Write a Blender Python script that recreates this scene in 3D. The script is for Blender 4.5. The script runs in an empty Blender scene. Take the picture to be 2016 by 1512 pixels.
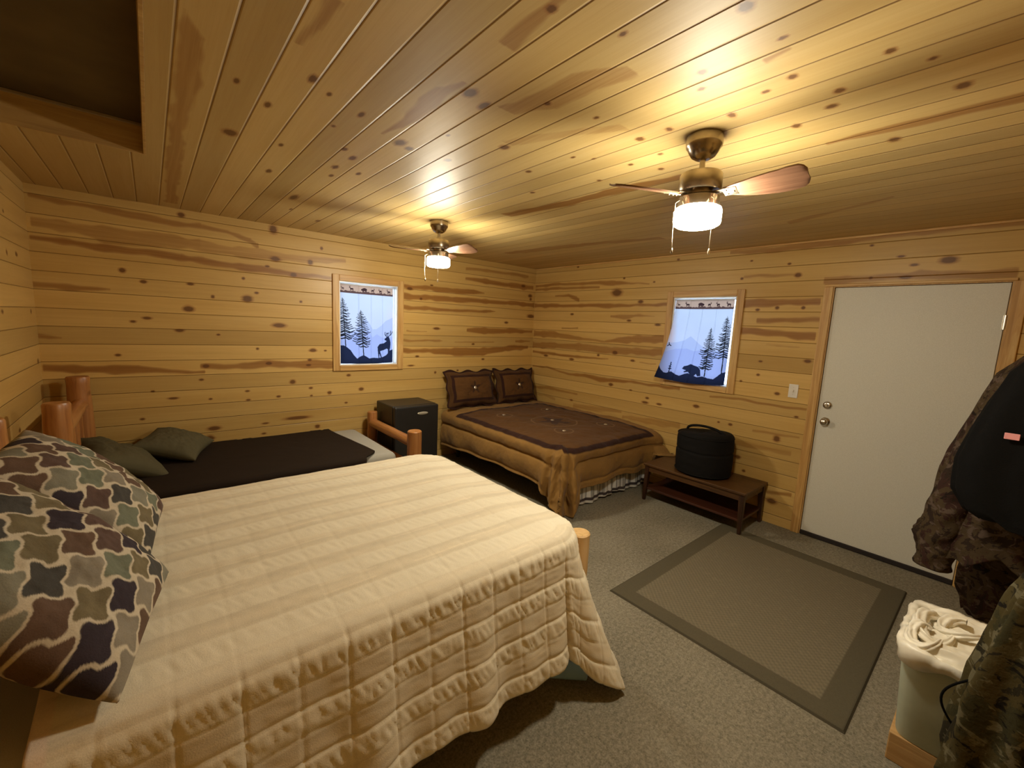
import bpy, bmesh, math, random, json
import numpy as np
from mathutils import Vector, Matrix, Euler
random.seed(7); rng = np.random.default_rng(7)
scene = bpy.context.scene
COL = scene.collection
PI = math.pi
H = 2.43            # ceiling height
XL = -4.734         # left wall
YF = -4.78          # wall behind the camera

# ------------------------------------------------------------------ materials
def new_mat(name):
    m = bpy.data.materials.new(name); m.use_nodes = True
    nt = m.node_tree; b = nt.nodes['Principled BSDF']
    return m, nt, b
def N(nt, t, **kw):
    n = nt.nodes.new(t)
    for k, v in kw.items(): setattr(n, k, v)
    return n
def L(nt, a, b): nt.links.new(a, b)
def math_n(nt, op, a, b=None, clamp=False):
    n = N(nt, 'ShaderNodeMath', operation=op); n.use_clamp = clamp
    for i, x in enumerate((a, b)):
        if x is None: continue
        if isinstance(x, (int, float)): n.inputs[i].default_value = x
        else: L(nt, x, n.inputs[i])
    return n.outputs[0]
def mix_n(nt, fac, c1, c2):
    n = N(nt, 'ShaderNodeMix', data_type='RGBA')
    for idx, x in ((0, fac), (6, c1), (7, c2)):
        if isinstance(x, (int, float)): n.inputs[idx].default_value = x
        elif isinstance(x, tuple): n.inputs[idx].default_value = x if len(x) == 4 else (*x, 1)
        else: L(nt, x, n.inputs[idx])
    return n.outputs[2]
def ramp_n(nt, fac, stops, interp='LINEAR'):
    n = N(nt, 'ShaderNodeValToRGB'); cr = n.color_ramp; cr.interpolation = interp
    while len(cr.elements) < len(stops): cr.elements.new(0.5)
    for e, (p, c) in zip(cr.elements, stops): e.position = p; e.color = c if len(c) == 4 else (*c, 1)
    L(nt, fac, n.inputs[0]); return n.outputs[0]
def coords(nt, scale=(1, 1, 1), kind='Object', loc=(0, 0, 0), rot=(0, 0, 0)):
    tc = N(nt, 'ShaderNodeTexCoord'); mp = N(nt, 'ShaderNodeMapping')
    mp.inputs['Scale'].default_value = scale; mp.inputs['Location'].default_value = loc; mp.inputs['Rotation'].default_value = rot
    L(nt, tc.outputs[kind], mp.inputs[0]); return mp.outputs[0]
def noise_n(nt, vec, scale, detail=3, rough=.5, dist=0):
    n = N(nt, 'ShaderNodeTexNoise'); n.inputs['Scale'].default_value = scale; n.inputs['Detail'].default_value = detail
    n.inputs['Roughness'].default_value = rough; n.inputs['Distortion'].default_value = dist
    L(nt, vec, n.inputs['Vector']); return n.outputs['Fac']
def bump_n(nt, b, height, strength=.3, dist=.01):
    n = N(nt, 'ShaderNodeBump'); n.inputs['Strength'].default_value = strength; n.inputs['Distance'].default_value = dist
    L(nt, height, n.inputs['Height']); L(nt, n.outputs[0], b.inputs['Normal'])
def simple(name, col, rough=.6, metal=0, spec=.5, noise=None, bump=None, sheen=0):
    m, nt, b = new_mat(name)
    b.inputs['Roughness'].default_value = rough; b.inputs['Metallic'].default_value = metal
    b.inputs['Specular IOR Level'].default_value = spec
    if sheen: b.inputs['Sheen Weight'].default_value = sheen
    sc, amt = noise or (8, .12)
    v = noise_n(nt, coords(nt), sc, 4)
    c2 = tuple(max(0, c*(1-amt)) for c in col); c1 = tuple(min(1, c*(1+amt)) for c in col)
    L(nt, ramp_n(nt, v, [(.3, c2), (.7, c1)]), b.inputs['Base Color'])
    if bump:
        h = noise_n(nt, coords(nt), bump[0], 3); bump_n(nt, b, h, bump[1], bump[2] if len(bump) > 2 else .004)
    return m

PINE_L = (.70, .475, .190); PINE_M = (.61, .390, .138); PINE_D = (.26, .098, .022); KNOT = (.115, .044, .011)
def pine(name, along, across, pitch, offset, tint=1.0, rough=.38, spec=.35, gw=.0042, pal=None):
    PINE_L, PINE_M = pal or ((.625, .408, .135), (.545, .335, .095))
    """tongue-and-groove boards: object coords; along/across are axis indices"""
    m, nt, b = new_mat(name)
    tc = N(nt, 'ShaderNodeTexCoord'); sp = N(nt, 'ShaderNodeSeparateXYZ'); L(nt, tc.outputs['Object'], sp.inputs[0])
    u = sp.outputs[along]; v = sp.outputs[across]
    q = math_n(nt, 'DIVIDE', math_n(nt, 'SUBTRACT', v, offset), pitch)
    idx = math_n(nt, 'FLOOR', q); fr = math_n(nt, 'FRACT', q)
    wn = N(nt, 'ShaderNodeTexWhiteNoise', noise_dimensions='1D'); L(nt, idx, wn.inputs['W'])
    rnd = wn.outputs['Value']
    cb = N(nt, 'ShaderNodeCombineXYZ')
    L(nt, math_n(nt, 'ADD', u, math_n(nt, 'MULTIPLY', rnd, 37.0)), cb.inputs[0]); L(nt, v, cb.inputs[1]); L(nt, math_n(nt, 'MULTIPLY', idx, 3.7), cb.inputs[2])
    def stretch(sx, sy):
        mp = N(nt, 'ShaderNodeMapping'); mp.inputs['Scale'].default_value = (sx, sy, 1); L(nt, cb.outputs[0], mp.inputs[0]); return mp.outputs[0]
    grain = noise_n(nt, stretch(1.6, 55), 1.0, 5, .6, .6)
    broad = noise_n(nt, stretch(.55, 7), 1.0, 3, .5, .4)
    fine = noise_n(nt, stretch(9, 320), 1.0, 2, .5)
    base = ramp_n(nt, broad, [(.25, PINE_M), (.6, PINE_L), (.85, tuple(c*1.08 for c in PINE_L))])
    g = math_n(nt, 'MULTIPLY', math_n(nt, 'SUBTRACT', grain, .42, ), 2.2, True)
    base = mix_n(nt, math_n(nt, 'MULTIPLY', g, .38), base, (.42, .238, .062))
    base = mix_n(nt, math_n(nt, 'MULTIPLY', math_n(nt, 'SUBTRACT', fine, .5, True), .5), base, (.39, .215, .058))
    tone = math_n(nt, 'ADD', .84, math_n(nt, 'MULTIPLY', rnd, .26))
    hs = N(nt, 'ShaderNodeHueSaturation'); L(nt, base, hs.inputs['Color']); L(nt, math_n(nt, 'MULTIPLY', tone, tint), hs.inputs['Value']); base = hs.outputs[0]
    # heartwood streaks and knots (painted positions, edges broken up by the grain)
    at = N(nt, 'ShaderNodeAttribute', attribute_name='streak'); ak = N(nt, 'ShaderNodeAttribute', attribute_name='knot')
    s = math_n(nt, 'ADD', at.outputs['Fac'], math_n(nt, 'MULTIPLY', math_n(nt, 'SUBTRACT', grain, .5), .45))
    s = ramp_n(nt, s, [(.20, (0, 0, 0)), (.55, (.62, .62, .62)), (1.0, (1, 1, 1))])
    sc = mix_n(nt, grain, (.335, .152, .034), (.235, .092, .019))
    base = mix_n(nt, math_n(nt, 'MULTIPLY', s, .93), base, sc)
    k = math_n(nt, 'ADD', ak.outputs['Fac'], math_n(nt, 'MULTIPLY', math_n(nt, 'SUBTRACT', grain, .5), .5))
    halo = ramp_n(nt, k, [(.18, (0, 0, 0)), (.42, (1, 1, 1))])
    base = mix_n(nt, math_n(nt, 'MULTIPLY', halo, .55), base, (.30, .12, .03))
    core = ramp_n(nt, k, [(.42, (0, 0, 0)), (.62, (1, 1, 1))])
    base = mix_n(nt, math_n(nt, 'MULTIPLY', core, .85), base, KNOT)
    # V grooves between boards
    d = math_n(nt, 'MULTIPLY', math_n(nt, 'MINIMUM', fr, math_n(nt, 'SUBTRACT', 1.0, fr)), pitch)   # metres from the joint
    groove = math_n(nt, 'SUBTRACT', 1.0, math_n(nt, 'DIVIDE', d, gw), True)
    base = mix_n(nt, math_n(nt, 'MULTIPLY', ramp_n(nt, groove, [(.35, (0, 0, 0)), (.8, (1, 1, 1))]), .75), base, (.16, .065, .016))
    L(nt, base, b.inputs['Base Color'])
    b.inputs['Roughness'].default_value = rough; b.inputs['Specular IOR Level'].default_value = spec
    hgt = math_n(nt, 'ADD', math_n(nt, 'MULTIPLY', groove, -1.0), math_n(nt, 'MULTIPLY', grain, .06))
    bump_n(nt, b, hgt, .8, .004)
    return m

def wood_axis(name, axis, cols, rough=.45, knots=False, scale=1.0):
    m, nt, b = new_mat(name)
    s = [34*scale]*3; s[axis] = 1.8*scale
    g = noise_n(nt, coords(nt, tuple(s)), 1.0, 5, .6, .8)
    c = ramp_n(nt, g, [(.28, cols[2]), (.48, cols[1]), (.7, cols[0])])
    if knots:
        k = noise_n(nt, coords(nt, tuple((5 if i != axis else 3) for i in range(3))), 1.6, 1)
        c = mix_n(nt, ramp_n(nt, k, [(.68, (0, 0, 0)), (.73, (1, 1, 1))]), c, (.10, .03, .01))
    L(nt, c, b.inputs['Base Color']); b.inputs['Roughness'].default_value = rough
    bump_n(nt, b, g, .25, .004)
    return m

# ------------------------------------------------------------------ mesh helpers
def link(o, parent=None):
    COL.objects.link(o)
    if parent is not None:
        o.parent = parent
    return o
def mesh_np(name, V, F, mat, parent=None, smooth=True, attrs=None, cols=None):
    me = bpy.data.meshes.new(name)
    V = np.asarray(V, np.float32); F = np.asarray(F, np.int32)
    me.vertices.add(len(V)); me.vertices.foreach_set('co', V.ravel())
    n = F.shape[1]
    me.loops.add(F.size); me.loops.foreach_set('vertex_index', F.ravel())
    me.polygons.add(len(F)); me.polygons.foreach_set('loop_start', np.arange(0, F.size, n, dtype=np.int32))
    me.polygons.foreach_set('loop_total', np.full(len(F), n, np.int32))
    me.update(calc_edges=True); me.validate()
    me.polygons.foreach_set('use_smooth', np.full(len(me.polygons), smooth))
    for k, a in (attrs or {}).items():
        at = me.attributes.new(k, 'FLOAT', 'POINT'); at.data.foreach_set('value', np.asarray(a, np.float32).ravel())
    for k, a in (cols or {}).items():
        at = me.attributes.new(k, 'FLOAT_COLOR', 'POINT')
        a = np.asarray(a, np.float32).reshape(-1, 3); at.data.foreach_set('color', np.concatenate([a, np.ones((len(a), 1), np.float32)], 1).ravel())
    me.materials.append(mat)
    o = bpy.data.objects.new(name, me); return link(o, parent)
def grid_faces(n, m, wrap_n=False, wrap_m=False, mask=None, flip=False):
    I, J = np.meshgrid(np.arange(n if wrap_n else n-1), np.arange(m if wrap_m else m-1), indexing='ij')
    I2 = (I+1) % n; J2 = (J+1) % m
    F = np.stack([I*m+J, I2*m+J, I2*m+J2, I*m+J2], -1)
    if flip: F = F[..., ::-1]
    F = F.reshape(-1, 4)
    if mask is not None: F = F[mask.ravel()]
    return F
def grid(name, P, mat, parent=None, **kw):
    n, m = P.shape[:2]
    fl = {k: kw.pop(k) for k in ('wrap_n', 'wrap_m', 'mask', 'flip') if k in kw}
    return mesh_np(name, P.reshape(-1, 3), grid_faces(n, m, **fl), mat, parent, **kw)
def bm_obj(name, bm, mat, parent=None, smooth=False):
    me = bpy.data.meshes.new(name); bm.normal_update(); bm.to_mesh(me); bm.free()
    if smooth:
        for p in me.polygons: p.use_smooth = True
    me.materials.append(mat)
    return link(bpy.data.objects.new(name, me), parent)
def bm_box(bm, lo, hi, bevel=0, seg=2, M=None):
    r = bmesh.ops.create_cube(bm, size=1.0); vs = r['verts']
    lo, hi = Vector(lo), Vector(hi); c = (lo+hi)/2; d = hi-lo
    for v in vs: v.co = Vector((v.co.x*d.x, v.co.y*d.y, v.co.z*d.z)) + c
    if bevel:
        es = list({e for v in vs for e in v.link_edges})
        r2 = bmesh.ops.bevel(bm, geom=es, offset=bevel, segments=seg, profile=.5, affect='EDGES'); vs = r2['verts']
    if M is not None:
        for v in set(vs): v.co = M @ v.co
    return vs
def box(name, lo, hi, mat, parent=None, bevel=.004, seg=2, M=None, smooth=False):
    bm = bmesh.new(); bm_box(bm, lo, hi, bevel, seg, M); return bm_obj(name, bm, mat, parent, smooth)
def lathe(name, prof, mat, parent=None, n=48, axis_o=(0, 0, 0), M=None, smooth=True):
    prof = np.array(prof, float); a = np.linspace(0, 2*PI, n, endpoint=False)
    P = np.zeros((len(prof), n, 3)); P[..., 0] = prof[:, 0:1]*np.cos(a); P[..., 1] = prof[:, 0:1]*np.sin(a); P[..., 2] = prof[:, 1:2]
    if M is not None:
        A = np.array(M); P = P @ A[:3, :3].T + A[:3, 3]
    P = P + np.array(axis_o)
    o = grid(name, P, mat, parent, wrap_m=True, smooth=smooth)
    return o
def tube_pts(pts, r, n=12, cap=True, jitter=0):
    pts = np.array(pts, float); k = len(pts); r = np.broadcast_to(np.asarray(r, float), (k,))
    T = np.gradient(pts, axis=0); T /= np.linalg.norm(T, axis=1)[:, None]+1e-9
    up = np.array([0, 0, 1.0]) if abs(T[0][2]) < .9 else np.array([1.0, 0, 0])
    a = np.linspace(0, 2*PI, n, endpoint=False); P = []; s = np.cross(up, T[0])
    for i in range(k):
        s = s-T[i]*np.dot(s, T[i]); s /= np.linalg.norm(s)+1e-12; t2 = np.cross(T[i], s)
        P.append(pts[i] + r[i]*(np.cos(a)[:, None]*s + np.sin(a)[:, None]*t2))
    P = np.array(P)
    if cap:
        P = np.concatenate([np.broadcast_to(pts[0], (1, n, 3)), P, np.broadcast_to(pts[-1], (1, n, 3))], 0)
    return P
def tube(name, pts, r, mat, parent=None, n=12, smooth=True):
    o = grid(name, tube_pts(pts, r, n), mat, parent, wrap_m=True, smooth=smooth); return o
def log(name, p0, p1, r, mat, parent=None, seed=0, n=28, k=14, taper=0.0, end_in=.006):
    """a peeled log: slightly uneven round bar with bevelled ends"""
    rg = np.random.default_rng(seed); p0 = np.array(p0, float); p1 = np.array(p1, float)
    t = np.concatenate([[0, .010], np.linspace(.05, .95, k), [.990, 1.0]])
    rr = np.concatenate([[r-end_in, r], r*(1+.05*rg.standard_normal(k)*.5), [r, r-end_in]])
    rr = rr*(1-taper*t)
    a = np.linspace(0, 2*PI, n, endpoint=False); d = p1-p0; Ld = np.linalg.norm(d); d = d/Ld
    up = np.array([0, 0, 1.0]) if abs(d[2]) < .9 else np.array([1.0, 0, 0]); s = np.cross(up, d); s /= np.linalg.norm(s); q = np.cross(d, s)
    ph = rg.uniform(0, 6, 3)
    P = np.zeros((len(t)+2, n, 3))
    for i, (tt, r_) in enumerate(zip(t, rr)):
        ra = r_*(1+.025*np.sin(3*a+ph[0]+4*tt)+.015*np.sin(5*a+ph[1]-7*tt))
        P[i+1] = p0+d*Ld*tt + ra[:, None]*(np.cos(a)[:, None]*s+np.sin(a)[:, None]*q)
    P[0] = p0; P[-1] = p1
    return sharpen(grid(name, P, mat, parent, wrap_m=True, smooth=True), 38)
def sharpen(o, ang=40):
    me = o.data; bm = bmesh.new(); bm.from_mesh(me)
    bmesh.ops.remove_doubles(bm, verts=bm.verts, dist=1e-5)
    for e in bm.edges:
        if len(e.link_faces) == 2 and e.calc_face_angle(0) > math.radians(ang): e.smooth = False
    bmesh.ops.recalc_face_normals(bm, faces=bm.faces)
    bm.to_mesh(me); bm.free(); return o
def thing(name, label, cat, loc=(0, 0, 0), group=None):
    o = bpy.data.objects.new(name, None); o.empty_display_size = .1; COL.objects.link(o); o.location = loc
    return tag(o, label, cat, group)
def tag(o, label, cat, group=None):
    o['label'] = label; o['category'] = cat
    if group: o['group'] = group
    return o
def struct(o): o['kind'] = 'structure'; return o
def adopt(t, *objs):
    """parent objects built in world coordinates to a thing, keeping their place"""
    for o in objs:
        o.parent = t; o.matrix_parent_inverse = Matrix.Translation(-Vector(t.location))
    return t
def vnoise(x, y, seed=0):
    """smooth 2-D value noise in -1..1"""
    x = np.asarray(x, float); y = np.asarray(y, float)
    tab = np.random.default_rng(seed).uniform(-1, 1, (64, 64))
    xi = np.floor(x).astype(int); yi = np.floor(y).astype(int); fx = x-xi; fy = y-yi
    fx = fx*fx*(3-2*fx); fy = fy*fy*(3-2*fy)
    g = lambda i, j: tab[(i) % 64, (j) % 64]
    return (g(xi, yi)*(1-fx)+g(xi+1, yi)*fx)*(1-fy) + (g(xi, yi+1)*(1-fx)+g(xi+1, yi+1)*fx)*fy
def fbm(x, y, seed=0, oct=4):
    s = 0; a = 1; n = 0
    for i in range(oct): s = s+a*vnoise(x*2**i, y*2**i, seed+i); n += a; a *= .5
    return s/n
def sstep(a, b, x):
    t = np.clip((np.asarray(x, float)-a)/(b-a), 0, 1); return t*t*(3-2*t)
def in_poly(px, py, poly):
    poly = np.asarray(poly, float); ins = np.zeros(px.shape, bool); n = len(poly); j = n-1
    for i in range(n):
        xi, yi = poly[i]; xj, yj = poly[j]
        c = ((yi > py) != (yj > py)) & (px < (xj-xi)*(py-yi)/(yj-yi+1e-12)+xi); ins ^= c; j = i
    return ins
def seg_dist(px, py, a, b):
    ax, ay = a; bx, by = b; dx, dy = bx-ax, by-ay; t = np.clip(((px-ax)*dx+(py-ay)*dy)/(dx*dx+dy*dy+1e-12), 0, 1)
    return np.hypot(px-ax-t*dx, py-ay-t*dy)

# ------------------------------------------------------------------ camera
FPX = 834.2774617456538
cam = bpy.data.cameras.new('camera'); co = bpy.data.objects.new('camera', cam); COL.objects.link(co)
co.location = (-4.12880428, -4.42406535, 1.62884921)
co.rotation_euler = tuple(math.radians(a) for a in (82.27417862, -2.68021247, -40.16806747))
cam.sensor_fit = 'HORIZONTAL'; cam.sensor_width = 36; cam.lens = FPX/2016*36; cam.clip_start = .02
scene.camera = co

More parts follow.
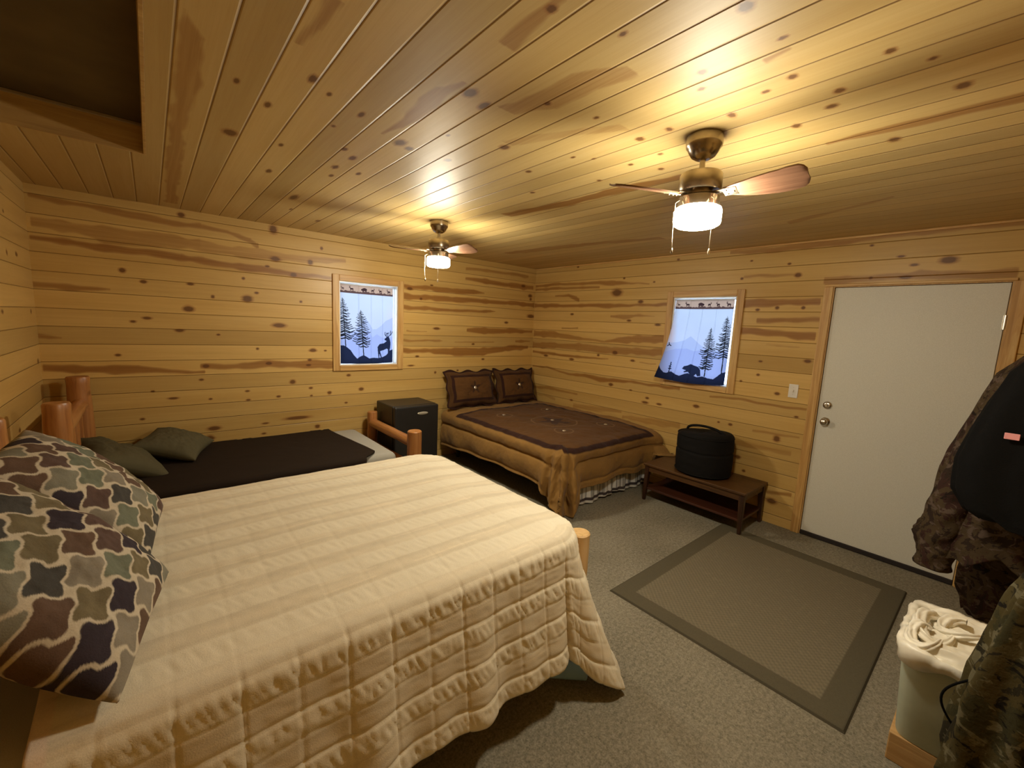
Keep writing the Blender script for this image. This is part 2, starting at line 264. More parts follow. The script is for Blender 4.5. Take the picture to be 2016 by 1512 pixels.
# ------------------------------------------------------------------ room shell
STREAKS = json.loads('''{"A":[[[0.9,[[-4.59,2.456,0.012],[-4.47,2.452,0.015],[-4.28,2.445,0.017],[-4.12,2.446,0.016],[-3.95,2.447,0.015],[-3.77,2.433,0.011]]],[0.8,[[-4.7,2.356,0.018],[-4.57,2.348,0.019],[-4.43,2.346,0.018],[-4.29,2.337,0.024],[-4.13,2.321,0.025],[-3.96,2.31,0.021],[-3.78,2.322,0.019]]],[0.55,[[-4.71,2.183,0.041],[-4.54,2.184,0.042],[-4.35,2.159,0.061],[-4.14,2.16,0.057],[-3.97,2.173,0.051],[-3.79,2.172,0.041]]],[1,[[-4.72,2.077,0.016],[-4.54,2.08,0.022],[-4.41,2.062,0.027],[-4.3,2.065,0.024],[-4.14,2.061,0.021],[-4.02,2.057,0.025],[-3.77,2.046,0.023]]],[0.8,[[-4.74,1.761,0.022],[-4.63,1.765,0.021],[-4.52,1.759,0.025],[-4.42,1.762,0.017],[-4.36,1.764,0.004]]],[1,[[-3.9,2.057,0.024],[-3.76,2.041,0.026],[-3.61,2.034,0.027],[-3.37,2.032,0.024],[-3.2,2.028,0.024],[-3.09,2.013,0.025],[-2.93,2.021,0.015],[-2.76,2.019,0.013]]],[0.7,[[-3.89,2.309,0.017],[-3.75,2.318,0.019],[-3.6,2.309,0.017],[-3.43,2.267,0.018],[-3.38,2.229,0.021]]],[0.5,[[-3.9,2.167,0.043],[-3.68,2.157,0.049],[-3.45,2.155,0.046],[-3.2,2.162,0.043],[-2.92,2.171,0.03],[-2.62,2.201,0.026]]],[0.9,[[-3.81,1.17,0.019],[-3.65,1.161,0.026],[-3.48,1.171,0.024],[-3.31,1.187,0.03],[-3.13,1.173,0.033],[-2.96,1.175,0.037],[-2.75,1.165,0.036]]],[1,[[-4.72,1.183,0.027],[-4.56,1.172,0.03],[-4.35,1.159,0.033],[-4.22,1.162,0.029],[-4.13,1.145,0.019],[-4.02,1.133,0.013],[-3.81,1.119,0.012]]],[0.7,[[-4.74,1.409,0.02],[-4.68,1.4,0.018],[-4.63,1.398,0.007]]],[1,[[-1.98,2.014,0.021],[-1.77,2.017,0.027],[-1.46,2.018,0.025],[-1.04,2.032,0.027],[-0.89,2.033,0.005]]],[1,[[-1.98,1.908,0.037],[-1.77,1.908,0.032],[-1.45,1.917,0.026],[-1.03,1.931,0.027],[-0.65,1.935,0.028],[-0.31,1.94,0.026],[0.0,1.934,0.03]]],[1,[[-1.97,1.786,0.024],[-1.71,1.787,0.025],[-1.45,1.786,0.014],[-1.17,1.797,0.013],[-0.95,1.798,0.014],[-0.78,1.814,0.017],[-0.7,1.815,0.003]]],[1,[[-1.12,1.56,0.018],[-0.94,1.56,0.037],[-0.71,1.56,0.038],[-0.42,1.569,0.033],[-0.19,1.569,0.021],[-0.03,1.566,0.017]]],[0.7,[[-1.97,1.42,0.016],[-1.76,1.418,0.014],[-1.52,1.424,0.013],[-1.48,1.422,0.005]]],[0.6,[[-1.29,1.413,0.007],[-1.01,1.41,0.012],[-0.7,1.417,0.01]]],[0.8,[[-0.31,1.426,0.014],[-0.22,1.434,0.019],[-0.06,1.429,0.008]]],[1,[[-1.97,1.306,0.028],[-1.7,1.3,0.025],[-1.43,1.294,0.032],[-1.3,1.294,0.042],[-0.93,1.287,0.047],[-0.69,1.312,0.042],[-0.36,1.339,0.034],[-0.09,1.347,0.024]]],[0.9,[[-1.16,2.185,0.012],[-0.89,2.183,0.03],[-0.58,2.172,0.031],[-0.23,2.167,0.032],[-0.05,2.171,0.027]]],[0.6,[[-1.16,2.3,0.017],[-0.82,2.317,0.021],[-0.5,2.318,0.022],[-0.15,2.312,0.023]]],[0.8,[[-1.93,1.53,0.008],[-1.8,1.523,0.007],[-1.69,1.52,0.002]]]],[[-4.271,1.911,0.019,0.017],[-4.154,1.838,0.017,0.012],[-3.883,1.649,0.033,0.022],[-3.898,2.387,0.023,0.019],[-3.862,1.851,0.022,0.01],[-4.231,1.529,0.019,0.009],[-4.147,1.559,0.028,0.01],[-3.885,1.651,0.032,0.017],[-3.489,1.935,0.011,0.012],[-3.392,1.819,0.017,0.01],[-3.464,1.762,0.036,0.026],[-3.715,1.76,0.011,0.012],[-3.028,1.768,0.012,0.01],[-3.246,2.39,0.03,0.033],[-3.235,2.134,0.038,0.021],[-2.939,2.144,0.021,0.024],[-2.835,2.288,0.012,0.015],[-3.301,2.062,0.017,0.009],[-3.086,2.011,0.03,0.017],[-3.219,1.539,0.051,0.019],[-3.688,1.442,0.013,0.008],[-3.399,1.321,0.01,0.01],[-2.928,1.309,0.03,0.016],[-2.812,1.304,0.01,0.007],[-2.959,1.212,0.017,0.012],[-2.97,1.162,0.023,0.011],[-3.312,1.187,0.024,0.015],[-3.786,1.172,0.024,0.015],[-3.855,1.849,0.014,0.007],[-3.95,1.468,0.03,0.012],[-4.331,1.271,0.017,0.01],[-4.142,0.977,0.01,0.006],[-4.015,0.91,0.033,0.009],[-4.217,0.756,0.016,0.009],[-3.822,1.057,0.017,0.009],[-3.115,1.005,0.024,0.018],[-2.584,1.048,0.019,0.012],[-3.49,0.938,0.018,0.009],[-3.239,0.871,0.017,0.01],[-3.485,0.857,0.017,0.006],[-3.765,0.887,0.012,0.006],[-2.953,0.935,0.018,0.01],[-2.777,0.876,0.018,0.015],[-2.452,0.895,0.024,0.015],[-2.949,0.859,0.013,0.008],[-2.611,0.76,0.015,0.009],[-3.082,0.648,0.099,0.014],[-3.75,0.624,0.045,0.018],[-3.355,0.624,0.028,0.007],[-2.897,0.541,0.022,0.017],[-3.784,0.541,0.03,0.021],[-3.37,0.529,0.02,0.009],[-1.802,1.238,0.021,0.01],[-1.555,1.564,0.038,0.014],[-1.561,1.042,0.014,0.014],[-0.091,2.061,0.031,0.019],[-0.079,2.016,0.019,0.016],[-0.062,1.782,0.06,0.02],[-1.246,1.058,0.015,0.01],[-1.88,1.133,0.04,0.007],[-0.862,1.192,0.023,0.011],[-0.498,1.676,0.031,0.014],[-1.024,1.386,0.021,0.011],[-0.226,2.181,0.035,0.016],[-1.906,1.994,0.035,0.016],[-1.766,1.893,0.019,0.014],[-1.632,2.055,0.019,0.008]]],"B":[[[0.9,[[-0.02,2.194,0.017],[-0.44,2.21,0.018],[-0.79,2.201,0.016],[-1.11,2.199,0.018],[-1.33,2.188,0.026],[-1.53,2.175,0.008],[-1.79,2.153,0.006]]],[0.9,[[-0.02,2.149,0.017],[-0.45,2.154,0.016],[-0.79,2.151,0.014],[-1.11,2.143,0.011]]],[0.9,[[-0.4,2.055,0.006],[-0.63,2.064,0.019],[-0.76,2.021,0.031],[-0.81,2.002,0.022]]],[1,[[-0.02,1.931,0.027],[-0.47,1.929,0.023],[-0.98,1.934,0.02],[-1.28,1.927,0.023],[-1.56,1.925,0.012],[-1.81,1.931,0.016],[-2.05,1.934,0.018]]],[0.7,[[-1.33,1.807,0.012],[-1.5,1.797,0.025],[-1.7,1.811,0.016],[-1.88,1.813,0.005]]],[0.8,[[-0.03,1.546,0.042],[-0.4,1.548,0.04],[-0.68,1.535,0.033],[-0.93,1.516,0.016],[-1.25,1.508,0.008],[-1.46,1.532,0.026],[-1.66,1.548,0.045],[-1.85,1.564,0.046],[-2.03,1.573,0.042]]],[0.75,[[-0.02,1.382,0.042],[-0.51,1.406,0.036],[-0.86,1.416,0.044],[-1.18,1.407,0.036],[-1.47,1.41,0.032],[-1.74,1.418,0.041],[-2.02,1.434,0.04]]],[1,[[-0.03,1.29,0.016],[-0.42,1.286,0.017],[-0.7,1.288,0.02],[-1.03,1.29,0.013],[-1.32,1.306,0.004]]],[1,[[-0.04,1.086,0.01],[-0.31,1.096,0.01],[-0.72,1.053,0.013],[-0.99,1.065,0.019],[-1.24,1.046,0.025],[-1.51,1.063,0.016],[-1.71,1.07,0.015],[-1.96,1.07,0.015],[-2.25,1.072,0.02]]],[0.7,[[-0.0,0.787,0.018],[-0.37,0.817,0.021],[-0.88,0.811,0.012]]],[0.7,[[-0.56,1.641,0.012],[-0.7,1.642,0.009],[-0.82,1.653,0.012]]],[0.8,[[-1.76,1.303,0.004],[-1.85,1.3,0.005],[-1.95,1.302,0.002]]],[0.5,[[-0.13,0.694,0.014],[-0.28,0.706,0.015],[-0.5,0.683,0.025]]],[0.5,[[-0.84,0.654,0.029],[-1.09,0.669,0.033],[-1.32,0.692,0.028],[-1.56,0.708,0.014]]],[0.5,[[-1.6,0.652,0.022],[-1.85,0.666,0.038],[-2.12,0.68,0.04],[-2.29,0.691,0.039]]],[0.8,[[-2.62,2.404,0.017],[-2.93,2.388,0.021],[-3.18,2.398,0.027],[-3.49,2.396,0.016],[-3.7,2.413,0.021],[-3.89,2.408,0.018],[-4.13,2.413,0.014],[-4.36,2.416,0.022]]],[0.6,[[-2.76,2.176,0.01],[-2.95,2.175,0.014],[-3.17,2.17,0.012]]],[1,[[-2.8,1.936,0.032],[-2.98,1.94,0.031],[-3.15,1.944,0.027],[-3.36,1.942,0.023]]],[0.9,[[-2.92,1.782,0.019],[-3.05,1.791,0.022],[-3.22,1.798,0.021],[-3.37,1.803,0.015]]],[0.7,[[-3.38,2.107,0.023],[-3.57,2.108,0.03],[-3.78,2.113,0.021],[-3.93,2.124,0.03],[-4.04,2.108,0.025],[-4.21,2.107,0.025],[-4.36,2.111,0.027]]],[1,[[-2.8,1.693,0.028],[-2.98,1.684,0.027],[-3.15,1.676,0.029],[-3.25,1.666,0.033],[-3.36,1.664,0.028]]],[0.5,[[-3.02,1.583,0.007],[-3.11,1.574,0.013],[-3.26,1.572,0.007]]],[0.9,[[-2.58,1.047,0.01],[-2.71,1.058,0.01],[-2.83,1.065,0.008],[-2.98,1.057,0.01],[-3.12,1.054,0.01],[-3.25,1.054,0.009],[-3.37,1.06,0.007]]],[0.6,[[-2.99,0.801,0.011],[-3.15,0.805,0.016],[-3.35,0.812,0.008]]],[0.45,[[-2.79,0.647,0.025],[-3.02,0.662,0.028],[-3.3,0.662,0.023]]],[0.8,[[-3.17,0.276,0.016],[-3.34,0.306,0.015]]]],[[-0.713,1.821,0.025,0.012],[-0.763,2.406,0.016,0.01],[-1.465,2.229,0.014,0.009],[-1.381,2.072,0.062,0.038],[-1.85,2.171,0.014,0.008],[-1.938,1.72,0.03,0.012],[-1.179,1.334,0.019,0.014],[-1.705,1.965,0.03,0.017],[-1.575,1.757,0.028,0.012],[-1.397,1.005,0.031,0.015],[-1.666,1.313,0.024,0.011],[-2.103,2.383,0.014,0.01],[-1.419,1.383,0.035,0.021],[-0.755,1.247,0.036,0.014],[-0.283,1.256,0.036,0.013],[-1.891,0.919,0.023,0.013],[-1.87,0.867,0.037,0.012],[-2.04,0.875,0.027,0.01],[-1.394,1.001,0.026,0.016],[-1.666,1.311,0.029,0.011],[-1.674,0.976,0.019,0.006],[-0.797,0.717,0.027,0.011],[-2.807,2.31,0.01,0.008],[-3.109,2.26,0.011,0.009],[-3.184,2.164,0.023,0.018],[-2.741,2.158,0.011,0.01],[-3.638,2.351,0.009,0.008],[-3.813,2.256,0.022,0.008],[-3.89,2.191,0.022,0.007],[-4.06,2.212,0.039,0.021],[-2.905,1.878,0.016,0.011],[-3.059,1.896,0.014,0.013],[-3.253,1.896,0.01,0.013],[-3.661,2.114,0.01,0.01],[-3.855,2.108,0.035,0.012],[-2.981,1.425,0.017,0.008],[-2.975,1.305,0.011,0.01],[-3.336,1.458,0.026,0.014],[-3.145,1.159,0.019,0.012],[-2.68,0.811,0.01,0.007],[-2.79,0.81,0.017,0.011],[-3.311,0.984,0.015,0.007],[-3.187,0.766,0.025,0.025],[-2.837,1.23,0.007,0.006],[-3.211,0.202,0.036,0.023],[-2.888,0.518,0.025,0.019],[-2.955,0.405,0.014,0.011],[-2.446,0.925,0.026,0.015]]],"C":[[[0.7,[[-2.54,-3.317,0.007],[-2.74,-3.286,0.031],[-2.92,-3.305,0.037],[-3.02,-3.306,0.027],[-3.11,-3.285,0.015]]],[0.55,[[-2.86,-4.014,0.003],[-2.75,-3.992,0.033],[-2.58,-3.986,0.041],[-2.27,-3.99,0.035],[-1.97,-3.993,0.034],[-1.41,-3.985,0.033],[-0.19,-3.964,0.036]]],[0.5,[[-3.19,-3.728,0.029],[-3.06,-3.732,0.019],[-2.94,-3.75,0.013]]],[0.6,[[-3.37,-3.3,0.027],[-3.54,-3.318,0.019],[-3.59,-3.32,0.019]]],[0.5,[[-3.08,-3.066,0.054],[-3.23,-3.005,0.068],[-3.4,-3.006,0.055],[-3.54,-2.949,0.042]]],[0.9,[[-1.92,-2.103,0.051],[-2.48,-2.04,0.046],[-2.87,-2.037,0.049],[-3.22,-2.002,0.038]]],[0.8,[[-3.82,-1.978,0.015],[-4.02,-1.975,0.033],[-4.22,-1.967,0.035],[-4.34,-1.962,0.038]]],[0.6,[[-0.66,-1.058,0.066],[-1.67,-0.95,0.069],[-2.37,-0.784,0.053]]],[0.5,[[-3.3,-0.715,0.042],[-3.88,-0.984,0.022]]],[0.6,[[-3.85,-2.723,0.021],[-3.91,-2.733,0.009]]],[0.4,[[-2.86,-2.881,0.036],[-3.13,-2.761,0.044],[-3.31,-2.656,0.036]]]],[[-2.446,-3.74,0.033,0.014],[-2.03,-3.813,0.045,0.033],[-2.054,-3.613,0.028,0.012],[-2.556,-3.857,0.025,0.01],[-2.766,-3.664,0.036,0.017],[-2.703,-3.592,0.018,0.007],[-1.591,-3.577,0.041,0.018],[-1.127,-3.34,0.09,0.028],[-2.637,-3.45,0.031,0.014],[-2.151,-3.31,0.039,0.018],[-1.95,-3.33,0.037,0.019],[-1.79,-3.301,0.031,0.015],[-1.943,-3.203,0.031,0.015],[-2.505,-3.223,0.045,0.03],[-2.475,-3.163,0.026,0.023],[-3.08,-3.235,0.034,0.03],[-3.044,-3.148,0.034,0.019],[-1.868,-2.695,0.036,0.021],[-2.49,-2.961,0.023,0.019],[-2.815,-2.865,0.027,0.027],[-2.449,-3.497,0.016,0.011],[-2.732,-3.11,0.013,0.008],[-0.751,-3.272,0.039,0.012],[-0.514,-3.013,0.047,0.019],[-2.235,-3.378,0.025,0.015],[-3.646,-2.469,0.016,0.029],[-3.648,-2.709,0.014,0.016],[-3.89,-2.978,0.02,0.027],[-3.554,-3.312,0.018,0.018],[-3.222,-2.995,0.016,0.016],[-3.298,-2.527,0.019,0.025],[-3.429,-2.523,0.011,0.021],[-3.693,-2.794,0.012,0.019],[-3.873,-2.581,0.007,0.018],[-3.787,-2.55,0.01,0.013],[-3.951,-2.398,0.017,0.021],[-4.095,-2.533,0.014,0.019],[-4.215,-2.174,0.023,0.029],[-3.781,-2.225,0.017,0.024],[-4.009,-1.85,0.022,0.029],[-3.278,-2.334,0.009,0.016],[-3.186,-2.173,0.016,0.021],[-2.674,-2.589,0.019,0.019],[-2.436,-2.34,0.019,0.017],[-3.625,-3.108,0.005,0.005],[-3.282,-2.794,0.009,0.012],[-4.168,-2.412,0.008,0.014],[-3.908,-2.302,0.022,0.02],[-2.861,-2.242,0.013,0.017],[-2.966,-2.57,0.011,0.012],[-3.111,-2.318,0.01,0.016],[-3.026,-2.493,0.01,0.011],[-3.913,-2.794,0.004,0.006]]]}''')
def lines(a, b, step, extra=()):
    n = max(2, int(round((b-a)/step))+1); v = np.concatenate([np.linspace(a, b, n), np.array(extra, float)])
    v = np.unique(np.round(v, 5)); keep = [v[0]]
    ex = set(np.round(np.array(list(extra)+[a, b], float), 5))
    for x in v[1:]:
        if x-keep[-1] < step*.35:
            if x in ex and keep[-1] not in ex: keep[-1] = x
            elif x not in ex: continue
            else: keep.append(x)
        else: keep.append(x)
    return np.array(keep)
def paint(U, V, data):
    S = np.zeros(U.shape); K = np.zeros(U.shape)
    for st, pts in data[0]:
        for (u0, v0, w0), (u1, v1, w1) in zip(pts[:-1], pts[1:]):
            if u0 == u1: continue
            lo, hi = min(u0, u1), max(u0, u1)
            sel = (U >= lo-.012) & (U <= hi+.012) & (np.abs(V-(v0+v1)/2) < abs(v1-v0)/2+max(w0, w1)+.03)
            t = np.clip((U[sel]-u0)/(u1-u0), 0, 1); c = v0+(v1-v0)*t; w = np.maximum(w0+(w1-w0)*t, .004)
            c = c+.006*vnoise(U[sel]*9, V[sel]*0, 5); w = w*(1+.25*vnoise(U[sel]*14, V[sel]*0+3, 9))
            f = np.clip((w-np.abs(V[sel]-c))/.022+.5, 0, 1)*st
            S[sel] = np.maximum(S[sel], f)
    for u, v, ru, rv in data[1]:
        ru = max(ru, .012); rv = max(rv, .008)
        sel = (np.abs(U-u) < 3*ru+.02) & (np.abs(V-v) < 3*rv+.02)
        r = np.hypot((U[sel]-u)/ru, (V[sel]-v)/rv); K[sel] = np.maximum(K[sel], np.clip(1-.5*r, 0, 1))
    return S, K
def wall(name, iu, iv, val, u0, u1, v0, v1, du, dv, mat, data=None, holes=(), flip=False, thick=.10, out=1):
    eu = [x for h in holes for x in h[:2]]; ev = [x for h in holes for x in h[2:]]
    us = lines(u0, u1, du, eu); vs = lines(v0, v1, dv, ev)
    U, V = np.meshgrid(us, vs, indexing='ij'); ax = 3-iu-iv
    P = np.zeros(U.shape+(3,)); P[..., iu] = U; P[..., iv] = V; P[..., ax] = val
    uc = (us[:-1]+us[1:])/2; vc = (vs[:-1]+vs[1:])/2; UC, VC = np.meshgrid(uc, vc, indexing='ij')
    mask = np.ones(UC.shape, bool)
    for a, b, c, d in holes: mask &= ~((UC > a) & (UC < b) & (VC > c) & (VC < d))
    S, K = paint(U, V, data) if data else (np.zeros(U.shape), np.zeros(U.shape))
    F = grid_faces(len(us), len(vs), mask=mask, flip=flip); Vn = P.reshape(-1, 3)
    # outer skin and reveals so that the wall has real thickness
    n0 = len(Vn); extra_v = []; extra_f = []
    def q(pts):
        i = n0+len(extra_v); extra_v.extend(pts); extra_f.append((i, i+1, i+2, i+3))
    def pt(u, v, w):
        p = [0, 0, 0]; p[iu] = u; p[iv] = v; p[ax] = w; return p
    W = val+out*thick
    hs = sorted(holes)
    cuts = sorted({u0, u1, *eu})
    for a, b in zip(cuts[:-1], cuts[1:]):
        spans = [(v0, v1)]
        for h in hs:
            if h[0] <= a+1e-6 and h[1] >= b-1e-6:
                ns = []
                for s in spans:
                    if h[2] > s[0]: ns.append((s[0], h[2]))
                    if h[3] < s[1]: ns.append((h[3], s[1]))
                spans = ns
        for s in spans: q([pt(a, s[0], W), pt(b, s[0], W), pt(b, s[1], W), pt(a, s[1], W)])
    for a, b, c, d in hs:
        q([pt(a, c, val), pt(a, d, val), pt(a, d, W), pt(a, c, W)]); q([pt(b, c, val), pt(b, d, val), pt(b, d, W), pt(b, c, W)])
        q([pt(a, c, val), pt(b, c, val), pt(b, c, W), pt(a, c, W)]); q([pt(a, d, val), pt(b, d, val), pt(b, d, W), pt(a, d, W)])
    q([pt(u0, v0, val), pt(u1, v0, val), pt(u1, v0, W), pt(u0, v0, W)]); q([pt(u0, v1, val), pt(u1, v1, val), pt(u1, v1, W), pt(u0, v1, W)])
    q([pt(u0, v0, val), pt(u0, v1, val), pt(u0, v1, W), pt(u0, v0, W)]); q([pt(u1, v0, val), pt(u1, v1, val), pt(u1, v1, W), pt(u1, v0, W)])
    Vn = np.concatenate([Vn, np.array(extra_v)]); F = np.concatenate([F, np.array(extra_f)])
    z = np.zeros(len(extra_v))
    return struct(mesh_np(name, Vn, F, mat, smooth=False, attrs={'streak': np.concatenate([S.ravel(), z]), 'knot': np.concatenate([K.ravel(), z])}))

M_wallA = pine('pine_boards_back', 0, 2, .127, .844)
M_wallB = pine('pine_boards_right', 1, 2, .127, .844)
M_ceil = pine('pine_boards_ceiling', 1, 0, .1285, -4.033, rough=.50, spec=.28, gw=.0058, pal=((.575, .412, .168), (.50, .342, .122)))

# window opening (trim outer edge as measured), both windows the same size
WZ0, WZ1, WW, TR = 1.097, 2.062, .758, .066
AX0 = -2.741; AX1 = AX0+WW
BY1 = -2.030; BY0 = BY1-WW
holeA = (AX0+TR, AX1-TR, WZ0+.055, WZ1-.06)
holeB = (BY0+TR, BY1-TR, WZ0+.055, WZ1-.06)
DY1 = -3.449; DY0 = DY1-.914; DZ = 2.052
wall('wall_back', 0, 2, 0.0, XL, 0.0, 0.0, H, .011, .0062, M_wallA, STREAKS['A'], [holeA], flip=False, out=1)
wall('wall_right', 1, 2, 0.0, YF, 0.0, 0.0, H, .011, .0062, M_wallB, STREAKS['B'], [holeB, (DY0-.008, DY1+.008, 0.0, DZ+.008)], flip=True, out=1)
rs = []
rk = []
for i in range(16):
    u = rng.uniform(-4.7, -.8); v = .844+.127*rng.integers(-6, 12)+rng.uniform(.02, .1); l = rng.uniform(.4, 1.5); w = rng.uniform(.012, .03)
    rs.append((rng.uniform(.5, .9), [(u, v, .006), (u+l*.3, v+.01, w), (u+l*.7, v-.005, w), (u+l, v, .005)]))
for i in range(50): rk.append((rng.uniform(-4.7, 0), rng.uniform(0, 2.4), rng.uniform(.014, .03), rng.uniform(.009, .018)))
wall('wall_left', 1, 2, XL, YF, 0.0, 0.0, H, .02, .01, M_wallB, (rs, rk), flip=True, out=-1)
wall('wall_front', 0, 2, YF, XL, 0.0, 0.0, H, .02, .01, M_wallA, (rs, rk), flip=False, out=-1)
HX0, HX1, HY0, HY1, HZ = XL+.02, -4.10, -3.05, -1.355, .175
wall('ceiling', 0, 1, H, XL, 0.0, YF, 0.0, .0066, .013, M_ceil,
     ([(s, [(p[1], p[0], p[2]) for p in l]) for s, l in []], []), [(HX0, HX1, HY0, HY1)], out=1, thick=HZ)
co_ = bpy.data.objects['ceiling']; me = co_.data; nv = len(me.vertices); arr = np.zeros(nv*3, np.float32); me.vertices.foreach_get('co', arr); arr = arr.reshape(-1, 3)
S, K = paint(arr[:, 1].copy(), arr[:, 0].copy(), [STREAKS['C'][0], [(u, v, a*.8, b*.75) for u, v, a, b in STREAKS['C'][1]]])
top = arr[:, 2] > H+.01; S[top] = 0; K[top] = 0
me.attributes['streak'].data.foreach_set('value', S.astype(np.float32)); me.attributes['knot'].data.foreach_set('value', K.astype(np.float32))

# carpet
def carpet_mat(name, c1, c2, sc, weave=False):
    m, nt, b = new_mat(name)
    a = noise_n(nt, coords(nt), sc, 4, .75); a2 = noise_n(nt, coords(nt, (1, 1, 1)), 2.2, 3)
    a3 = noise_n(nt, coords(nt, (1, 1, 1)), sc*.42, 3, .7); f = math_n(nt, 'ADD', math_n(nt, 'MULTIPLY', a, .45), math_n(nt, 'ADD', math_n(nt, 'MULTIPLY', a3, .4), math_n(nt, 'MULTIPLY', a2, .15)))
    L(nt, ramp_n(nt, f, [(.38, c1), (.60, c2)]), b.inputs['Base Color'])
    b.inputs['Roughness'].default_value = .95; b.inputs['Specular IOR Level'].default_value = .1
    bump_n(nt, b, a, .7, .006)
    return m
M_carpet = carpet_mat('carpet_heather', (.130, .114, .078), (.335, .298, .220), 130)
fl = box('floor', (XL-.1, YF-.1, -.08), (.1, .1, 0), M_carpet, bevel=0); struct(fl)
M_pine = wood_axis('pine_trim_vertical', 2, (PINE_L, (.56, .32, .10), (.42, .22, .06)))
M_piney = wood_axis('pine_trim_along_y', 1, (PINE_L, (.56, .32, .10), (.42, .22, .06)))
M_pinex = wood_axis('pine_trim_along_x', 0, (PINE_L, (.56, .32, .10), (.42, .22, .06)))
struct(box('trim_1', (-.016, YF, H-.016), (0, 0, H), M_piney, bevel=.004))

# ------------------------------------------------------------------ shared materials
M_vinyl = simple('white_vinyl', (.82, .84, .86), .35)
M_white = simple('white_plastic', (.78, .74, .66), .4)
M_door, nt, b = new_mat('door_paint')
v = noise_n(nt, coords(nt), 190, 2); L(nt, ramp_n(nt, v, [(.3, (.64, .62, .53)), (.7, (.71, .69, .60))]), b.inputs['Base Color']); b.inputs['Roughness'].default_value = .5; bump_n(nt, b, v, .25, .002)
M_nickel = simple('satin_nickel', (.62, .58, .50), .28, 1.0)
M_brush = simple('antique_brushed_metal', (.36, .30, .22), .27, 1.0, noise=(30, .1))
M_rubber = simple('dark_rubber', (.018, .012, .010), .7)
M_chain = simple('chain_brass', (.75, .66, .50), .3, .8)
m, nt, b = new_mat('glass_pane'); M_glass = m
tp = N(nt, 'ShaderNodeBsdfTransparent'); tp.inputs[0].default_value = (.93, .95, .96, 1); gl = N(nt, 'ShaderNodeBsdfGlossy'); gl.inputs['Roughness'].default_value = .02
fn = N(nt, 'ShaderNodeFresnel'); fn.inputs[0].default_value = 1.45; mx = N(nt, 'ShaderNodeMixShader'); L(nt, fn.outputs[0], mx.inputs[0]); L(nt, tp.outputs[0], mx.inputs[1]); L(nt, gl.outputs[0], mx.inputs[2]); L(nt, mx.outputs[0], nt.nodes['Material Output'].inputs['Surface'])

# ------------------------------------------------------------------ windows
def win_map(which):
    return (lambda u, w, v: (u, w, v)) if which == 'A' else (lambda u, w, v: (w, u, v))
def wbox(f, lo, hi):
    a = f(*lo); c = f(*hi); return tuple(min(p, q) for p, q in zip(a, c)), tuple(max(p, q) for p, q in zip(a, c))
def window(name, which, u0, u1):
    f = win_map(which); root = bpy.data.objects.new(name, None); root.empty_display_size = .1; COL.objects.link(root); root['kind'] = 'structure'
    root.location = f((u0+u1)/2, 0, WZ0)
    z0, z1 = WZ0, WZ1; a, bb, c, d = u0+TR, u1-TR, z0+.055, z1-.06
    kids = []
    mh = M_pinex if which == 'A' else M_piney
    bm = bmesh.new()
    for lo, hi in (((u0, -.018, z0), (a, 0, z1)), ((bb, -.018, z0), (u1, 0, z1))): bm_box(bm, *wbox(f, lo, hi), .004)
    kids.append(bm_obj('window_casing', bm, M_pine))
    bm = bmesh.new()
    for lo, hi in (((a, -.018, d), (bb, 0, z1)), ((a, -.020, z0), (bb, 0, c))): bm_box(bm, *wbox(f, lo, hi), .004)
    kids.append(bm_obj('window_casing', bm, mh))
    bm = bmesh.new(); s = .018
    for lo, hi in (((a, .06, c), (a+s, .098, d)), ((bb-s, .06, c), (bb, .098, d)), ((a+s, .06, c), (bb-s, .098, c+s)), ((a+s, .06, d-s), (bb-s, .098, d))):
        bm_box(bm, *wbox(f, lo, hi), .004)
    kids.append(bm_obj('window_frame', bm, M_vinyl))
    kids.append(box('glass_pane', *wbox(f, (a+s, .078, c+s), (bb-s, .082, d-s)), M_glass, bevel=0))
    bm = bmesh.new(); j = .012                    # white painted reveal lining the opening
    for lo, hi in (((a, .0, c), (a+j, .06, d)), ((bb-j, .0, c), (bb, .06, d)), ((a+j, .0, c), (bb-j, .06, c+j)), ((a+j, .0, d-j), (bb-j, .06, d))): bm_box(bm, *wbox(f, lo, hi), .002)
    kids.append(bm_obj('window_jamb', bm, M_vinyl))
    adopt(root, *kids)
    return a+j, bb-j, c+j, d-j
wa = window('window_1', 'A', AX0, AX1)
wb = window('window_2', 'B', BY0, BY1)

# ------------------------------------------------------------------ printed curtains
m, nt, b = new_mat('printed_curtain_cloth'); M_curt = m
at = N(nt, 'ShaderNodeAttribute', attribute_name='print')
b.inputs['Roughness'].default_value = .9; b.inputs['Specular IOR Level'].default_value = .05
L(nt, at.outputs['Color'], b.inputs['Base Color'])
tr = N(nt, 'ShaderNodeBsdfTranslucent'); L(nt, mix_n(nt, .58, at.outputs['Color'], (0, 0, 0)), tr.inputs['Color'])
mx = N(nt, 'ShaderNodeMixShader'); mx.inputs[0].default_value = .6
L(nt, b.outputs[0], mx.inputs[1]); L(nt, tr.outputs[0], mx.inputs[2]); L(nt, mx.outputs[0], nt.nodes['Material Output'].inputs['Surface'])

